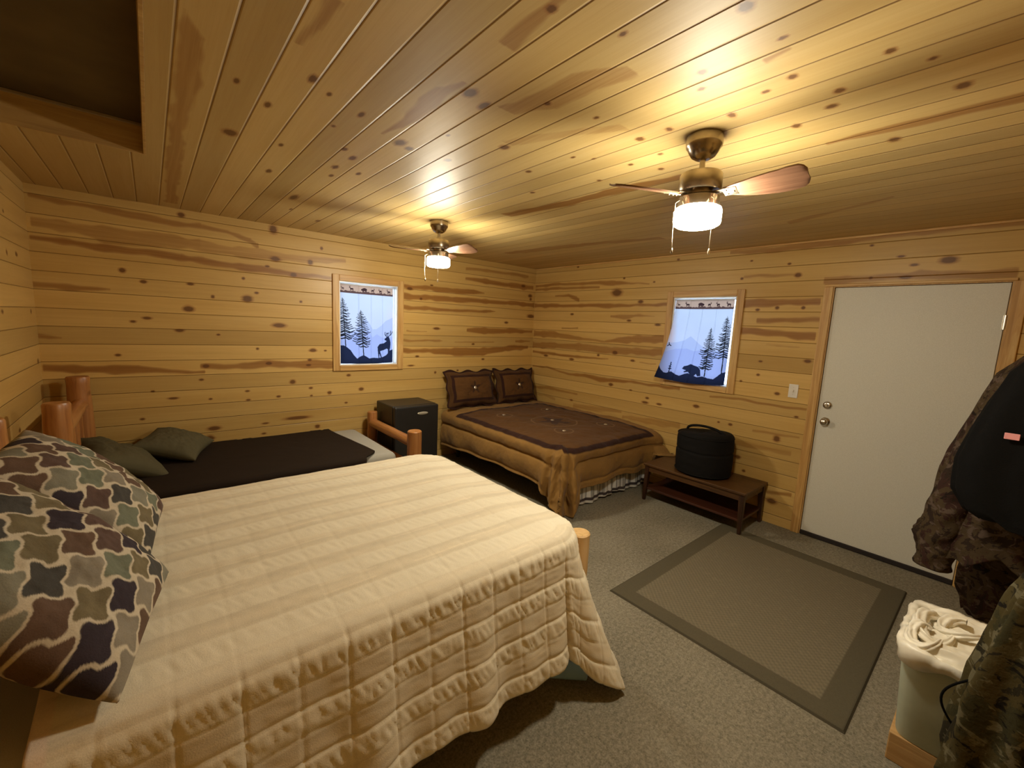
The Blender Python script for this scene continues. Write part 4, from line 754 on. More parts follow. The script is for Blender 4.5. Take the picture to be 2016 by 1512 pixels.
def frame_from(o, ux, uy):
    ux = Vector(ux).normalized(); n = ux.cross(Vector(uy)).normalized(); uy = n.cross(ux)
    return Matrix(((ux.x, uy.x, n.x, o[0]), (ux.y, uy.y, n.y, o[1]), (ux.z, uy.z, n.z, o[2]), (0, 0, 0, 1)))
Mp = frame_from((-4.345, -2.36, .965), (0.10, 1, .02), (-.66, .06, .66))
o = pillow('throw_pillow', .52, .54, .20, Mp, M_trel, trellis(3, .03, .02), seed=3, pinch=.035, n=190, m=170)
tag(o, 'trellis print pillow behind, on the far side of the cream bed', 'pillow', 'trellis print pillows on the near bed')
Mp = frame_from((-4.372, -2.945, .960), (.20, 1, .04), (-.64, .13, .66))
o = pillow('throw_pillow', .52, .56, .21, Mp, M_trel, trellis(1, .0, .0), seed=4, pinch=.035, n=190, m=180)
tag(o, 'trellis print pillow in front, nearest the camera on the cream bed', 'pillow', 'trellis print pillows on the near bed')


# ------------------------------------------------------------------ twin log bed by the back wall
tw = thing('log_bed', 'narrow log bed with a dark blanket along the back wall', 'bed', (-3.45, -.60, 0))
k = []
PXF, PXH = -2.385, -4.545
for i, (x, y, zt, r) in enumerate(((PXF, -1.085, .672, .062), (PXF, -.135, .672, .050), (PXH, -1.085, 1.10, .058), (PXH, -.130, 1.13, .064))):
    k.append(log('foot_post' if x == PXF else 'head_post', (x, y, 0), (x, y, zt), r, M_log, seed=60+i))
k.append(log('foot_rail', (PXF, -1.085, .555), (PXF, -.135, .555), .046, M_logy, seed=66))
k.append(log('foot_rail', (PXF, -1.085, .32), (PXF, -.135, .32), .042, M_logy, seed=67))
k.append(log('head_rail', (PXH, -1.085, .93), (PXH, -.130, .93), .044, M_logy, seed=68))
k.append(log('head_rail', (PXH, -1.085, .56), (PXH, -.130, .56), .044, M_logy, seed=69))
for i in range(4): k.append(log('spindle', (PXH, -.32-.19*i, .56), (PXH, -.32-.19*i, .93), .024, M_log, seed=70+i))
k.append(log('side_rail', (PXH, -1.065, .26), (PXF, -1.065, .26), .042, M_logx, seed=75)); k.append(log('side_rail', (PXH, -.155, .26), (PXF, -.155, .26), .042, M_logx, seed=76))
M_twin = cloth_mat('pale_mattress_cover', col=(.36, .34, .29))
k.append(box('mattress', (-4.48, -1.09, .29), (-2.545, -.085, .502), M_twin, bevel=.055, seg=5, smooth=True))
adopt(tw, *k)
M_dark = cloth_mat('dark_brown_blanket', col=(.019, .0115, .007), sheen=.0)
n, m = 120, 90
u, v = np.meshgrid(np.linspace(0, 1, n), np.linspace(0, 1, m), indexing='ij')
cy = np.clip(v*1.50-.22, 0, 1.03); over = np.clip(v*1.50-.22-1.03, 0, 1); under = np.clip(.22-v*1.5, 0, 1)
y = -.075-cy*1.03; z = .512+.006*fbm(u*7, v*5, 80)
rr = .03
y = y-np.minimum(over, .03)*.9; z = z-np.maximum(over-.02, 0)-np.maximum(under-.16, 0)
xe = -2.815+.115*np.clip((cy-.10)/.95, 0, 1)*0+.10*sstep(0, 1.0, cy)-.14*sstep(.90, 1.06, cy+over*.3)
x = -4.46+(xe+4.46)*u
P = np.stack([x, y, z], -1)
o = grid('blanket', P, M_dark); thicken_edge(o, .010); tag(o, 'dark brown blanket covering the narrow log bed', 'blanket')
M_olive = cloth_mat('olive_pillowcase', col=(.092, .080, .043))
Mp = frame_from((-4.355, -.53, .60), (-.30, 1, 0), (-1, -.25, .55))
o = pillow('bed_pillow', .72, .42, .20, Mp, M_olive, seed=6); tag(o, 'olive pillow at the head of the narrow log bed', 'pillow', 'olive pillows on the narrow bed')
Mp = frame_from((-4.03, -.36, .615), (.35, 1, .05), (-1, .42, .35))
o = pillow('bed_pillow', .48, .40, .16, Mp, M_olive, seed=7, pinch=.10); tag(o, 'smaller olive pillow lying nearer the foot on the dark blanket', 'pillow', 'olive pillows on the narrow bed')


# ------------------------------------------------------------------ mini fridge
M_black = simple('black_enamel', (.012, .011, .010), .42)
FX0, FX1, FY0, FY1, FZ = -2.315, -1.815, -.53, -.075, .775
fr = thing('mini_fridge', 'black mini fridge between the two beds by the back wall', 'fridge', ((FX0+FX1)/2, (FY0+FY1)/2, 0))
k = [box('cabinet', (FX0, FY0+.055, .018), (FX1, FY1, FZ), M_black, bevel=.012, seg=3), box('door', (FX0+.001, FY0, .03), (FX1-.001, FY0+.050, FZ-.002), M_black, bevel=.016, seg=3)]
bm = bmesh.new(); bmesh.ops.create_uvsphere(bm, u_segments=32, v_segments=12, radius=1, matrix=Matrix.Translation((-2.005, FY0-.001, .690)) @ Matrix.Diagonal((.062, .006, .016, 1)))
bad = bm_obj('badge', bm, simple('silver_badge', (.55, .52, .42), .35, .6), smooth=True); bad.parent = k[1]
for x in (FX0+.05, FX1-.05):
    for yy in (FY0+.09, FY1-.05):
        bm = bmesh.new(); bmesh.ops.create_cone(bm, cap_ends=True, segments=16, radius1=.016, radius2=.018, depth=.02, matrix=Matrix.Translation((x, yy, .01))); k.append(bm_obj('foot', bm, M_rubber))
adopt(fr, *k)

# ------------------------------------------------------------------ brown bed in the corner
CX0, CYF, CZ = -1.40, -1.955, .60
M_suede_frame = simple('bed_base_dark', (.03, .024, .02), .8)
cb = thing('double_bed', 'double bed with a brown star comforter in the corner', 'bed', (-.72, -1.0, 0))
k = [box('mattress', (CX0+.01, CYF+.02, .36), (-.05, -.05, .585), M_tick, bevel=.05, seg=4, smooth=True), box('box_spring', (CX0+.02, CYF+.03, .17), (-.05, -.05, .36), M_tick, bevel=.02)]
for x in (CX0+.10, -.12):
    for yy in (CYF+.10, -.15):
        bm = bmesh.new(); bmesh.ops.create_cone(bm, cap_ends=True, segments=20, radius1=.022, radius2=.028, depth=.17, matrix=Matrix.Translation((x, yy, .085))); k.append(bm_obj('leg', bm, M_suede_frame))
adopt(cb, *k)
# plaid bed skirt hanging at the foot and round the corner
m_, nt, b = new_mat('plaid_skirt'); M_plaid = m_
at = N(nt, 'ShaderNodeAttribute', attribute_name='dye'); L(nt, at.outputs['Color'], b.inputs['Base Color']); b.inputs['Roughness'].default_value = .9
n, m = 460, 60
s, t = np.meshgrid(np.linspace(0, 1, n), np.linspace(0, 1, m), indexing='ij')
path = np.array([(CX0-.01, CYF+.09), (CX0-.02, CYF-.03), (CX0-.0, CYF-.055), (CX0+.16, CYF-.045), (-.06, CYF-.045)]); seg = np.r_[0, np.cumsum(np.hypot(*np.diff(path, axis=0).T))]; LL = s*seg[-1]
bx = np.interp(LL, seg, path[:, 0]); by = np.interp(LL, seg, path[:, 1]); on_foot = sstep(seg[1], seg[3], LL)
wv = (.014*np.sin(LL*26)+.009*np.sin(LL*61+1))*t**1.0+.02*t
x = bx-(1-on_foot)*wv; y = by-on_foot*wv
z = .35-(.35-.022)*t+.010*np.sin(LL*9)*t*on_foot
P = np.stack([x, y, z], -1)
col = np.zeros(P.shape); col[:] = (.66, .64, .60)
g = (np.abs(((LL/.155) % 1)-.5) < .20); col[g] = (.30, .29, .27)
col[np.abs(((LL/.155) % 1)-.5) < .03] = (.60, .58, .54)
col[np.abs(((LL/.155) % 1)) < .05] = (.16, .15, .15)
hz = (np.abs(z-.19) < .018); col[hz] *= .65
st_ = (z < .068) & (z > .040); col[st_] = (.05, .035, .035); col[(z < .040)] = (.55, .53, .48)
o = grid('bed_skirt', P, M_plaid, cols={'dye': col}); thicken_edge(o, .003); o.parent = cb; o.matrix_parent_inverse = Matrix.Translation(-Vector(cb.location)); o['label'] = 'white and grey plaid bed skirt with dark hem stripe'

M_suede = cloth_mat('brown_suede_comforter', attr='dye', weave=(200, .15), sheen=.06)
R = .15; r0 = .085; AL, AF = .42, .46
na, nb = 300, 330
ga = np.linspace(-.022, CX0-AL, na); gb = np.linspace(-.10, CYF-AF, nb); GA, GB = np.meshgrid(ga, gb, indexing='ij')
cX = np.maximum(GA, CX0+R); cY = np.maximum(GB, CYF+R); vx = GA-cX; vy = GB-cY; ax_, ay_ = np.abs(vx), np.abs(vy)
l2 = np.hypot(vx, vy)+1e-9; th = np.degrees(np.arctan2(ay_, ax_+1e-9)); nx, ny = vx/l2, vy/l2
s2 = np.sin(np.radians(2*th))**2*(np.minimum(ax_, ay_) > 0)
rho = np.maximum(ax_, ay_); e = np.maximum(rho-R, 0); arc = r0*PI/2
h = np.where(e < arc, r0*np.sin(np.minimum(e/r0, PI/2)), r0); d = np.where(e < arc, r0*(1-np.cos(np.minimum(e/r0, PI/2))), r0+e-arc)
q = np.clip((e-.03)/(.40), 0, 1.2)
nat = r0+AL-arc
endz = np.interp(th, [0, 8, 25, 45, 60, 75, 84, 90], [.235, .20, .13, .085, .08, .16, .25, .255])+.02*fbm(GA*5, GB*5, 3)
endz = np.where(th < 1, np.interp(GB, [-1.9, -1.3, -.6, 0], [.225, .245, .22, .17]), endz)
dd = np.where(d > r0, r0+(d-r0)*(CZ-endz-r0)/(nat-r0), d)
corner_w = s2*(.065*np.sin(np.radians(th)*11+.3)+.04*np.sin(np.radians(th)*21+1.0+e*6))+.07*np.exp(-((th-58)/10)**2-((e-.20)/.08)**2)-.05*np.exp(-((th-42)/5)**2-((e-.26)/.10)**2)
right = sstep(-.30, -.05, GA)*(ay_ > R)
flare = .03+.17*s2*np.where(th > 30, 1, .8)+right*.20
hh = h+(flare+corner_w+.012*np.sin(np.where(th > 45, GA, GB)*13+1))*q
# two stuffed rolls along the hanging sides
roll = .032*np.abs(np.sin(np.clip(e/(.40), 0, 1.05)*PI*2))**.6*np.where(e > .0, 1, 0)*(1-.6*s2)
hh = hh+roll
PX = cX+nx*np.where(rho < R, rho, R+hh); PY = cY+ny*np.where(rho < R, rho, R+hh); PZ = CZ-dd
PZ = PZ+sstep(0, .25, np.minimum(GA-CX0, GB-CYF))*(.022+.014*fbm(GA*4, GB*4, 7))
PZ = np.maximum(PZ+right*q*.02, np.where(right*q > .35, .385, .02)*np.where(right > .3, 1, 1))
P = np.stack([PX, PY, PZ], -1); nrm = normals(P); nrm *= np.sign(nrm[60, 60, 2])
P += nrm*(.010*fbm(GA*9, GB*9, 15)+.030*s2*fbm(GA*9+GB*4, GB*9-GA*5, 17)*np.clip(e/.1, 0, 1)-.008*np.exp(-(np.abs(e-.20)/.012)**2)*(1-s2))[..., None]
P[..., 0] = np.minimum(P[..., 0], -.006)
cen = np.array((.098, .043, .0115)); tan = np.array((.255, .138, .038)); band = np.array((.030, .011, .007))
bx0, bx1, by0, by1 = -.16, CX0-.045, -.40, CYF-.075         # band rectangle on the cloth
ins = (GA < bx0) & (GA > bx1) & (GB < by0) & (GB > by1)
col = np.zeros(P.shape); col[:] = tan; col[ins] = cen
dist = np.maximum(np.maximum(GA-bx0, bx1-GA), np.maximum(GB-by0, by1-GB)); wav = .0015*np.sin(GA*40)+.0015*np.sin(GB*35)
kb = sstep(.031, .021, np.abs(dist+wav))[..., None]; col = col*(1-kb)+band*kb
col *= (1+.16*fbm(GA*7, GB*7, 18))[..., None]
def star(x0, y0, r, rot):
    X = GA-x0; Y = GB-y0; a = np.arctan2(Y, X)+rot; rr_ = np.hypot(X, Y)
    lim = r*(.40+.60*np.clip(1-np.abs(((a/(2*PI)*5) % 1)-.5)*2.6, 0, 1)); return rr_ < lim
for x0, y0, r in ((-.80, -1.27, .20), (-.40, -.78, .07), (-1.10, -.78, .07), (-.40, -1.66, .075), (-1.04, -1.64, .075)):
    sm = star(x0, y0, r, .4); col[sm] = np.array((.045, .020, .012)) if r > .1 else np.array((.085, .045, .02))
    col[np.abs(np.hypot(GA-x0, GB-y0)-r*1.25) < .008] = (.16, .09, .04)
o = grid('comforter', P, M_suede, cols={'dye': col}); thicken_edge(o, .014)
tag(o, 'brown suede comforter with dark band and star appliques on the corner bed', 'comforter')
M_concho = simple('silver_concho', (.80, .76, .68), .28, .9)
for x0, y0 in ((-.80, -1.24), (-.40, -.76), (-1.10, -.76), (-.40, -1.66), (-1.04, -1.64)):
    i = np.argmin(np.abs(ga-x0)); j = np.argmin(np.abs(gb-y0)); c = P[i, j]
    bm = bmesh.new(); bmesh.ops.create_uvsphere(bm, u_segments=20, v_segments=8, radius=1, matrix=Matrix.Translation(c) @ Matrix.Diagonal((.020, .020, .008, 1)))
    cc = bm_obj('concho', bm, M_concho, smooth=True); cc.parent = o; cc['label'] = 'round silver concho'
def sham(cx_, label, seed, w):
    Mp = frame_from((cx_, -.155, .848), (1, 0, 0), (0, .30, 1))
    def cf(x, y):
        c = np.zeros(x.shape+(3,)); c[:] = (.100, .045, .013)
        dx = np.abs(x)-(w/2-.075); dy = np.abs(y)-.150; dm = np.maximum(dx, dy)
        c[dm > 0] = (.075, .034, .011); c[np.abs(dm) < .017] = band; c[dm > .058] = band
        a = np.arctan2(y, x)+.3; r = np.hypot(x, y); lim = .085*(.35+.65*np.clip(1-np.abs(((a/(2*PI)*5) % 1)-.5)*2.6, 0, 1)); c[r < lim] = (.05, .024, .012)
        return c*(1+.15*fbm(x*14, y*14, seed))[..., None]
    o = pillow('pillow_sham', w, .46, .20, Mp, M_suede, cf, seed=seed, flange=.09, pinch=.05, ruffle=.016)
    tag(o, label, 'pillow', 'pillows on the brown bed')
    p = Mp @ Vector((0, -.005, .092))
    bm = bmesh.new(); bmesh.ops.create_uvsphere(bm, u_segments=20, v_segments=8, radius=1, matrix=Matrix.Translation(p) @ Mp.to_3x3().to_4x4() @ Matrix.Diagonal((.020, .024, .010, 1)))
    cc = bm_obj('concho', bm, M_concho, smooth=True); cc.parent = o; cc['label'] = 'round silver concho'
sham(-1.140, 'brown pillow with star concho on the fridge side of the corner bed', 1, .72)
sham(-.420, 'brown pillow with star concho nearest the room corner', 2, .68)

# ------------------------------------------------------------------ bench, bag, rug
M_bench = wood_axis('dark_bench_top', 1, ((.105, .046, .012), (.072, .030, .008), (.036, .015, .005)), rough=.42)
M_benchleg = wood_axis('dark_bench_leg', 2, ((.055, .020, .007), (.035, .013, .005), (.02, .008, .004)), rough=.4)
bx0, bx1, by0, by1, bt = -.505, -.03, -3.165, -2.245, .372
be = thing('bench', 'low dark wooden bench with lower shelf against the right wall', 'bench', ((bx0+bx1)/2, (by0+by1)/2, 0)); k = []
k.append(box('bench_top', (bx0-.012, by0-.012, bt-.024), (bx1, by1+.012, bt), M_bench, bevel=.006, seg=3))
bm = bmesh.new()
for lo, hi in (((bx0+.006, by0+.02, bt-.078), (bx0+.024, by1-.02, bt-.024)), ((bx1-.03, by0+.02, bt-.078), (bx1-.012, by1-.02, bt-.024)), ((bx0+.02, by0+.006, bt-.078), (bx1-.02, by0+.024, bt-.024)), ((bx0+.02, by1-.024, bt-.078), (bx1-.02, by1-.006, bt-.024))): bm_box(bm, lo, hi, .002)
k.append(bm_obj('apron', bm, M_bench))
k.append(box('shelf', (bx0+.012, by0+.012, .112), (bx1-.014, by1-.012, .132), wood_axis('dark_bench_shelf', 1, ((.075, .020, .008), (.045, .013, .006), (.025, .008, .004)), rough=.4), bevel=.003))
for x, y, sx, sy, z0 in ((bx0, by0, 1, 1, .0095), (bx1-.012, by0, -1, 1, 0), (bx0, by1, 1, -1, 0), (bx1-.012, by1, -1, -1, 0)):
    bm = bmesh.new(); t1, t2 = .046, .026; ztop = bt-.024
    vs = [bm.verts.new(p) for p in ((x, y, z0), (x+sx*t2, y, z0), (x+sx*t2, y+sy*t2, z0), (x, y+sy*t2, z0), (x, y, ztop), (x+sx*t1, y, ztop), (x+sx*t1, y+sy*t1, ztop), (x, y+sy*t1, ztop))]
    for f in ((0, 1, 2, 3), (4, 5, 6, 7), (0, 1, 5, 4), (1, 2, 6, 5), (2, 3, 7, 6), (3, 0, 4, 7)): bm.faces.new([vs[i] for i in f])
    bmesh.ops.recalc_face_normals(bm, faces=bm.faces); bmesh.ops.bevel(bm, geom=list(bm.edges), offset=.003, segments=2, affect='EDGES')
    k.append(bm_obj('leg', bm, M_benchleg))
adopt(be, *k)
M_nylon = cloth_mat('black_nylon', col=(.0075, .0068, .0065), rough=.85, weave=(350, .3), sheen=0)
bag = thing('round_bag', 'round black soft bag standing on the dark bench', 'bag', (-.285, -2.70, bt)); k = []
n, m = 60, 120
tz = np.linspace(0, 1, n); a = np.linspace(0, 2*PI, m, endpoint=False); T, Aa = np.meshgrid(tz, a, indexing='ij')
prof = np.interp(T, [0, .02, .06, .30, .50, .54, .58, .80, .90, .96, 1], [.0, .205, .228, .236, .236, .228, .236, .234, .228, .205, .0])
zz = np.interp(T, [0, .02, .06, .30, .50, .54, .58, .80, .90, .96, 1], [.002, .002, .018, .12, .205, .220, .235, .32, .365, .385, .372])
rad = prof*(1+.018*fbm(Aa*1.9, zz*16, 91)+.010*np.sin(5*Aa+zz*7)); zz2 = zz-.02*np.cos(Aa-PI*.4)*sstep(.75, 1, T)+.006*fbm(Aa*2, zz*9, 92)*sstep(0, .3, T)*sstep(1, .9, T)
P = np.stack([-.285+rad*np.cos(Aa), -2.70+rad*np.sin(Aa)*1.03, bt+np.maximum(zz2, .002)], -1)
k.append(grid('bag_body', P, M_nylon, wrap_m=True))
def ring(name, z, r, t):
    a = np.linspace(0, 2*PI, 80); pts = np.stack([-.285+r*np.cos(a), -2.70+r*1.03*np.sin(a), bt+z+0*a], -1); return tube(name, pts, t, M_nylon, n=8)
k += [ring('piping', .355, .229, .006), ring('piping', .022, .230, .005)]
hp = np.array([(-.285+.10*math.cos(t)*.3, -2.70+.19*math.cos(t), bt+.375+.055*math.sin(t)) for t in np.linspace(-.1, PI+.1, 30)])
k.append(tube('handle', hp, .012, M_nylon, n=10))
adopt(bag, *k)

m, nt, b = new_mat('rug_weave'); M_rug = m
at = N(nt, 'ShaderNodeAttribute', attribute_name='dye'); nn = noise_n(nt, coords(nt), 160, 3, .7)
hs = N(nt, 'ShaderNodeHueSaturation'); L(nt, at.outputs['Color'], hs.inputs['Color']); L(nt, math_n(nt, 'ADD', .78, math_n(nt, 'MULTIPLY', nn, .45)), hs.inputs['Value']); L(nt, hs.outputs[0], b.inputs['Base Color'])
b.inputs['Roughness'].default_value = .95; b.inputs['Specular IOR Level'].default_value = .1; bump_n(nt, b, nn, .5, .004)
rx0, rx1, ry0, ry1 = -1.996, -.382, -4.180, -2.972; zt = .009
us = lines(rx0, rx1, .0075); vs_ = lines(ry0, ry1, .0075); U, V = np.meshgrid(us, vs_, indexing='ij')
ed = np.minimum(np.minimum(U-rx0, rx1-U), np.minimum(V-ry0, ry1-V)); Z = np.where(ed < .001, .0005, zt)
col = np.zeros(U.shape+(3,)); col[:] = (.175, .148, .098); col[ed < .118] = (.105, .090, .057); col[ed < .012] = (.075, .064, .042)
chk = ((np.floor(U/.015)+np.floor(V/.015)) % 2); inn = ed > .118; col[inn] *= (1+.10*(chk[inn]-.5)*2)[..., None]
fleck = vnoise(U*70, V*70, 33) > .6; col[fleck & inn] *= 1.10
o = grid('rug', np.stack([U, V, Z], -1), M_rug, cols={'dye': col}, smooth=False)
tag(o, 'grey brown woven rug with darker border in front of the white door', 'rug')

# ------------------------------------------------------------------ waste bin with liner on a low wooden box
crate = box('wooden_box', (-1.985, -4.70, 0), (-1.60, -4.305, .118), wood_axis('box_wood', 1, ((.55, .34, .14), (.48, .28, .10), (.36, .2, .07)), rough=.5), bevel=.004)
tag(crate, 'low light wood box under the waste bin', 'box')
M_bin = simple('sage_plastic', (.46, .50, .39), .42)
def rrect(cx_, cy_, hx, hy, r, n=96):
    a = np.linspace(0, 2*PI, n, endpoint=False); c, s = np.cos(a), np.sin(a); p = 9.0
    k = (np.abs(c)**p+np.abs(s)**p)**(-1/p); return np.stack([cx_+hx*k*c, cy_+hy*k*s], -1)
bcx, bcy = -1.805, -4.50
lev = [(.119, .165, .165, 0), (.119, .178, .182, 0), (.13, .182, .186, 0), (.47, .212, .205, 0), (.476, .222, .214, 0), (.492, .224, .216, 0), (.497, .220, .212, 0), (.492, .208, .200, 0), (.47, .204, .196, 0), (.20, .178, .18, 0), (.19, .05, .05, 0)]
P = np.array([np.c_[rrect(bcx, bcy, hx, hy, .04), np.full(96, z)] for z, hx, hy, _ in lev])
P[0] = np.mean(P[0], 0)
o = grid('waste_bin', P, M_bin, wrap_m=True); sharpen(o, 50); tag(o, 'sage green plastic waste bin on the low box beside the coats', 'waste bin')
m, nt, b = new_mat('white_bin_liner'); M_liner = m
v = noise_n(nt, coords(nt), 14, 4); L(nt, ramp_n(nt, v, [(.3, (.76, .70, .56)), (.7, (.90, .86, .74))]), b.inputs['Base Color']); b.inputs['Roughness'].default_value = .38
n = 160; a = np.linspace(0, 2*PI, n, endpoint=False); rows = []
for i, (z, g) in enumerate(((.474, .009), (.484, .011), (.506, .009), (.515, -.004), (.505, -.016), (.47, -.022), (.40, -.03), (.30, -.04), (.22, -.05))):
    q_ = rrect(bcx, bcy, .218+g, .210+g, .04, n); wob = .007*vnoise(a*9, a*0+i*1.7, 5)+.004*vnoise(a*21, a*0+i, 6)
    dirv = q_-np.array((bcx, bcy)); dirv /= np.linalg.norm(dirv, axis=1)[:, None]
    zz = z+(.030*vnoise(a*3.2, a*0, 7)-.010 if i == 0 else .012*vnoise(a*5, a*0+i*.6, 8)*(i < 5)+.004*vnoise(a*16, a*0+i, 18))
    rows.append(np.c_[q_+dirv*wob[:, None], zz])
liner = grid('bin_liner', np.array(rows), M_liner, wrap_m=True); thicken_edge(liner, .0012)
tag(liner, 'crumpled white plastic liner folded over the sage waste bin', 'bin liner')
# bunched plastic lying over the bin
def blob(c, rad, seed, amp=.22):
    u, v = np.meshgrid(np.linspace(0, PI, 70), np.linspace(0, 2*PI, 90, endpoint=False), indexing='ij')
    d_ = np.stack([np.sin(u)*np.cos(v), np.sin(u)*np.sin(v), np.cos(u)], -1)
    cr = fbm(d_[..., 0]*2.5+d_[..., 2]*1.5+5, d_[..., 1]*2.5+7, seed, 3); rid = 1-np.abs(fbm(d_[..., 0]*4+9, d_[..., 1]*4+d_[..., 2]*3, seed+3, 3))*2
    return np.array(c)+d_*np.array(rad)*(1+amp*cr+.09*rid)[..., None]
for k_, (c0, rx_, ry_, rt, sd) in enumerate((((-1.845, -4.372, .535), .085, .050, .021, 61), ((-1.935, -4.352, .518), .060, .040, .018, 64), ((-1.80, -4.435, .525), .060, .055, .018, 67))):
    t_ = np.linspace(-.2, PI*1.45, 40); pts = np.stack([c0[0]+rx_*np.cos(t_), c0[1]+ry_*np.sin(t_), c0[2]+.018*np.sin(t_*1.5+k_)+.010*k_], -1)
    Pq = tube_pts(pts, rt*np.interp(np.linspace(0, 1, 40), [0, .15, .6, 1], [.5, 1, .9, .35]), 36, cap=False); Av = np.linspace(0, 2*PI, 36, endpoint=False)[None]; Tv = t_[:, None]
    ctr = pts[:, None]; Pq = ctr+(Pq-ctr)*(1+.22*np.sin(Av*5+sd+Tv*2.2)+.35*fbm(Av*2.5, Tv*4.2, sd))[..., None]
    lp = grid('bag_loop', Pq, M_liner, wrap_m=True); lp.parent = liner
n, m = 170, 120
u, v = np.meshgrid(np.linspace(0, 1, n), np.linspace(0, 1, m), indexing='ij')
px = -2.020+.425*v; py = -4.335-.355*u
ridge = 1-2*np.abs(vnoise(v*13+.6*vnoise(u*3, v*5, 70)+u*1.2, u*1.4, 71))
pz = .520+.013*ridge*sstep(0, .2, u)+.006*vnoise(u*5, v*34, 72)+.020*fbm(u*3, v*3, 73)+.012*np.sin(PI*v)
pz = pz-.028*sstep(.10, 0, v)-.028*sstep(.90, 1, v)-.02*sstep(.10, 0, u)-.03*sstep(.92, 1, u)
b2 = grid('bag_top', np.stack([px, py, pz], -1), M_liner); thicken_edge(b2, .001); b2.parent = liner

# ------------------------------------------------------------------ coats hanging on the wall behind the bin
def camo(name, cols, sc=16):
    m, nt, b = new_mat(name)
    v1 = noise_n(nt, coords(nt, (1, 1, .8)), sc, 5, .62, .6); v2 = noise_n(nt, coords(nt, (1, 1, 1.5), loc=(3, 1, 2)), sc*1.7, 4, .6, .8)
    c = ramp_n(nt, v1, [(0, cols[0]), (.42, cols[1]), (.53, cols[2]), (.60, cols[0])], 'CONSTANT')
    c = mix_n(nt, ramp_n(nt, v2, [(.56, (0, 0, 0)), (.60, (1, 1, 1))]), c, cols[3])
    c = mix_n(nt, ramp_n(nt, v2, [(.36, (1, 1, 1)), (.39, (0, 0, 0))]), c, cols[4])
    L(nt, c, b.inputs['Base Color']); b.inputs['Roughness'].default_value = .9; b.inputs['Specular IOR Level'].default_value = .1
    bump_n(nt, b, noise_n(nt, coords(nt), 60, 3), .4, .006); return m
M_camo = camo('brown_woodland_print', ((.030, .019, .013), (.062, .042, .022), (.042, .021, .016), (.095, .066, .048), (.018, .012, .009)), 9)
M_camo2 = camo('green_woodland_print', ((.024, .020, .011), (.060, .047, .018), (.040, .036, .016), (.12, .105, .060), (.012, .010, .007)), 7)
M_blackcloth = cloth_mat('black_fleece', col=(.0045, .0042, .004), rough=.95, weave=(150, .4), sheen=0)
def garment(name, mat, rings, seed, folds=.05, parent=None, n=140, sub=10, hem=.02):
    """a hanging cloth shell: rings = (z, cx, cy, rx, ry) from the top down, radial folds that deepen towards the hem"""
    R_ = np.array(rings, float); t = np.linspace(0, len(R_)-1, (len(R_)-1)*sub+1)
    from_ = lambda c: np.interp(t, np.arange(len(R_)), R_[:, c])
    a = np.linspace(0, 2*PI, n, endpoint=False); T, Aa = np.meshgrid(t/t[-1], a, indexing='ij')
    z, cx_, cy_, rx, ry = [np.repeat(from_(c)[:, None], n, 1) for c in range(5)]
    f = 1+folds*(.35+.65*T)*(np.sin(7*Aa+seed+3*T)+.7*np.sin(13*Aa+2*seed-5*T)+.5*vnoise(Aa*5, T*14, seed)+1.1*fbm(Aa*3, T*7, seed+1))
    c, s = np.cos(Aa), np.sin(Aa); p = 3.0; kk = (np.abs(c)**p+np.abs(s)**p)**(-1/p)
    z = z+hem*T*(vnoise(Aa*2.2, T*0, seed+2)+.4*vnoise(Aa*6, T*0, seed+4))
    P = np.stack([cx_+rx*kk*c*f, np.maximum(cy_+ry*kk*s*f, YF+.006), z], -1)
    o = grid(name, P, mat, parent, wrap_m=True); thicken_edge(o, .004); return o
def sleeve(name, mat, pts, rad, seed, parent=None):
    pts = np.array(pts, float); tt = np.linspace(0, 1, 60); idx = np.linspace(0, 1, len(pts))
    q = np.stack([np.interp(tt, idx, pts[:, i]) for i in range(3)], -1); kk = np.ones(9)/9
    qs = np.stack([np.convolve(np.pad(q[:, i], 4, 'edge'), kk, 'valid') for i in range(3)], -1)
    rr = np.interp(tt, np.linspace(0, 1, len(rad)), rad)
    P = tube_pts(qs, rr, 48, cap=False); Aa = np.linspace(0, 2*PI, 48, endpoint=False)[None]; T = tt[:, None]
    ctr = qs[:, None]; f = 1+.07*np.sin(T*46+3*np.sin(Aa+seed))*np.sin(Aa*2+seed)+.09*fbm(Aa*2, T*9, seed)
    P = ctr+(P-ctr)*f[..., None]; P[..., 1] = np.maximum(P[..., 1], YF+.006)
    o = grid(name, P, mat, parent, wrap_m=True); thicken_edge(o, .004); return o
def rg_(rows, cx_, rx): return [(z, cx_, (yo+YF)/2, rx*k, (yo-YF)/2) for z, yo, k in rows]
jk = thing('camouflage_jacket', 'long brown camouflage jacket hanging beside the white door', 'jacket', (-1.0, -4.6, 1.7))
body = garment('jacket_body', M_camo, rg_([(1.72, -4.66, .5), (1.62, -4.47, .85), (1.52, -4.392, .95), (1.36, -4.342, 1), (1.21, -4.30, 1), (1.03, -4.262, 1), (.86, -4.25, 1), (.76, -4.235, 1), (.68, -4.20, 1), (.60, -4.225, 1)], -1.01, .135), 3, .060, hem=.05)
sl = sleeve('sleeve', M_camo, [(-1.06, -4.52, 1.50), (-1.08, -4.40, 1.20), (-1.08, -4.33, .90), (-1.07, -4.30, .66), (-1.07, -4.295, .48)], [.07, .075, .075, .07, .066], 5)
adopt(jk, body, sl)
vst = thing('black_vest', 'black vest with a pink tag hung in front of the camouflage jacket', 'vest', (-1.3, -4.6, 1.6))
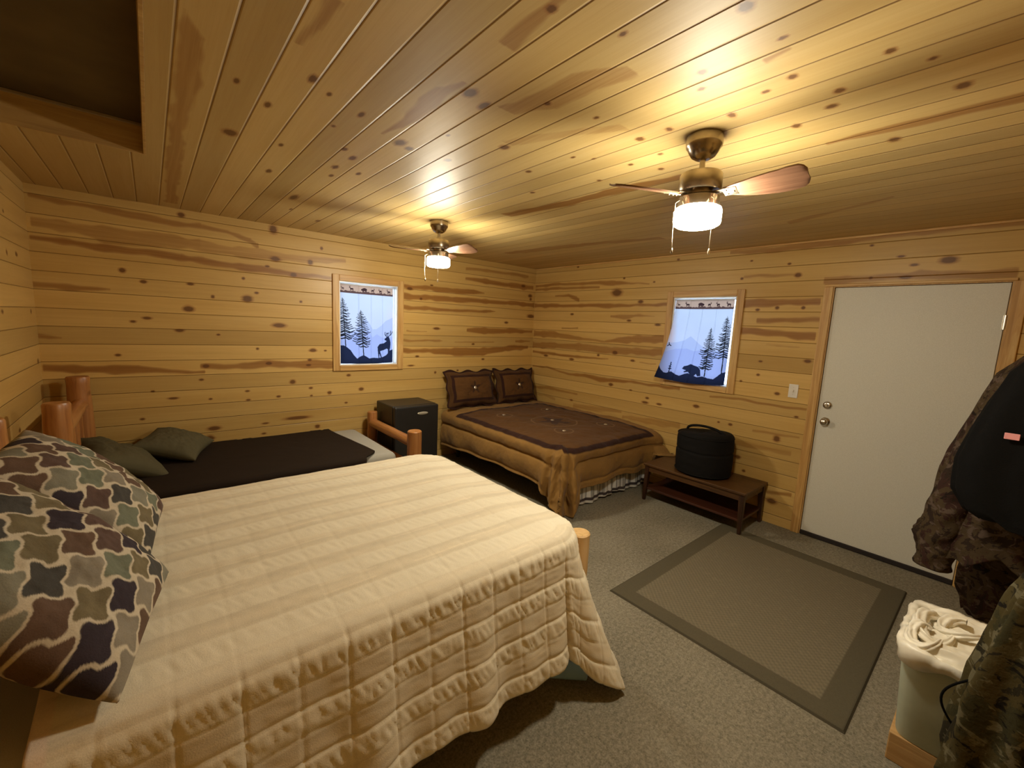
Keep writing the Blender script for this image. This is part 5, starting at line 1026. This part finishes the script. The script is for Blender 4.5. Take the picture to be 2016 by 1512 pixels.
vb = garment('vest_body', M_blackcloth, rg_([(1.74, -4.64, .5), (1.64, -4.50, .9), (1.53, -4.425, 1), (1.40, -4.385, 1), (1.26, -4.345, 1), (1.12, -4.318, 1), (.98, -4.325, 1), (.90, -4.37, 1), (.87, -4.42, .95)], -1.305, .115), 8, .034, hem=.03)
pt = box('pink_tag', (-1.440, -4.487, 1.262), (-1.430, -4.444, 1.288), simple('pink_tag', (.75, .32, .33), .6), bevel=.002)
adopt(vst, vb, pt)
tr_ = garment('hanging_trousers', M_camo, rg_([(1.0, -4.60, .8), (.80, -4.45, 1), (.50, -4.385, 1), (.30, -4.39, 1), (.17, -4.43, .95)], -.73, .10), 12, .04, hem=.03)
tag(tr_, 'dark camouflage trousers hanging behind the waste bin', 'trousers')
cj = thing('camouflage_coat', 'green camouflage coat with drawcord hanging in front of the waste bin', 'coat', (-2.2, -4.7, 1.3))
cb_ = garment('coat_body', M_camo2, [(1.30, -2.20, -4.72, .10, .04), (1.15, -2.20, -4.68, .11, .09), (.90, -2.20, -4.66, .12, .14), (.60, -2.20, -4.65, .12, .18), (.30, -2.20, -4.65, .12, .20), (.10, -2.20, -4.66, .12, .18)], 16, .085, hem=.05)
cord = tube('drawcord', [(-2.22+.04*math.sin(t*PI)*0, -4.475+.055*math.sin(t*PI), .60-.20*t) for t in np.linspace(0, 1, 16)], .0035, M_blackcloth, n=8)
adopt(cj, cb_, cord)


# ------------------------------------------------------------------ daylight outside, exposure
w = bpy.data.worlds.new('overcast_dusk'); scene.world = w; w.use_nodes = True
bg = w.node_tree.nodes['Background']; bg.inputs[0].default_value = (.60, .76, 1.0, 1); bg.inputs[1].default_value = 1.45
vs = scene.view_settings; vs.view_transform = 'Standard'; vs.look = 'None'; vs.gamma = 1; vs.use_curve_mapping = False; vs.exposure = 2.85
scene.cycles.max_bounces = 8; scene.cycles.diffuse_bounces = 5; scene.cycles.caustics_reflective = False; scene.cycles.caustics_refractive = False
scene.cycles.sample_clamp_indirect = 6
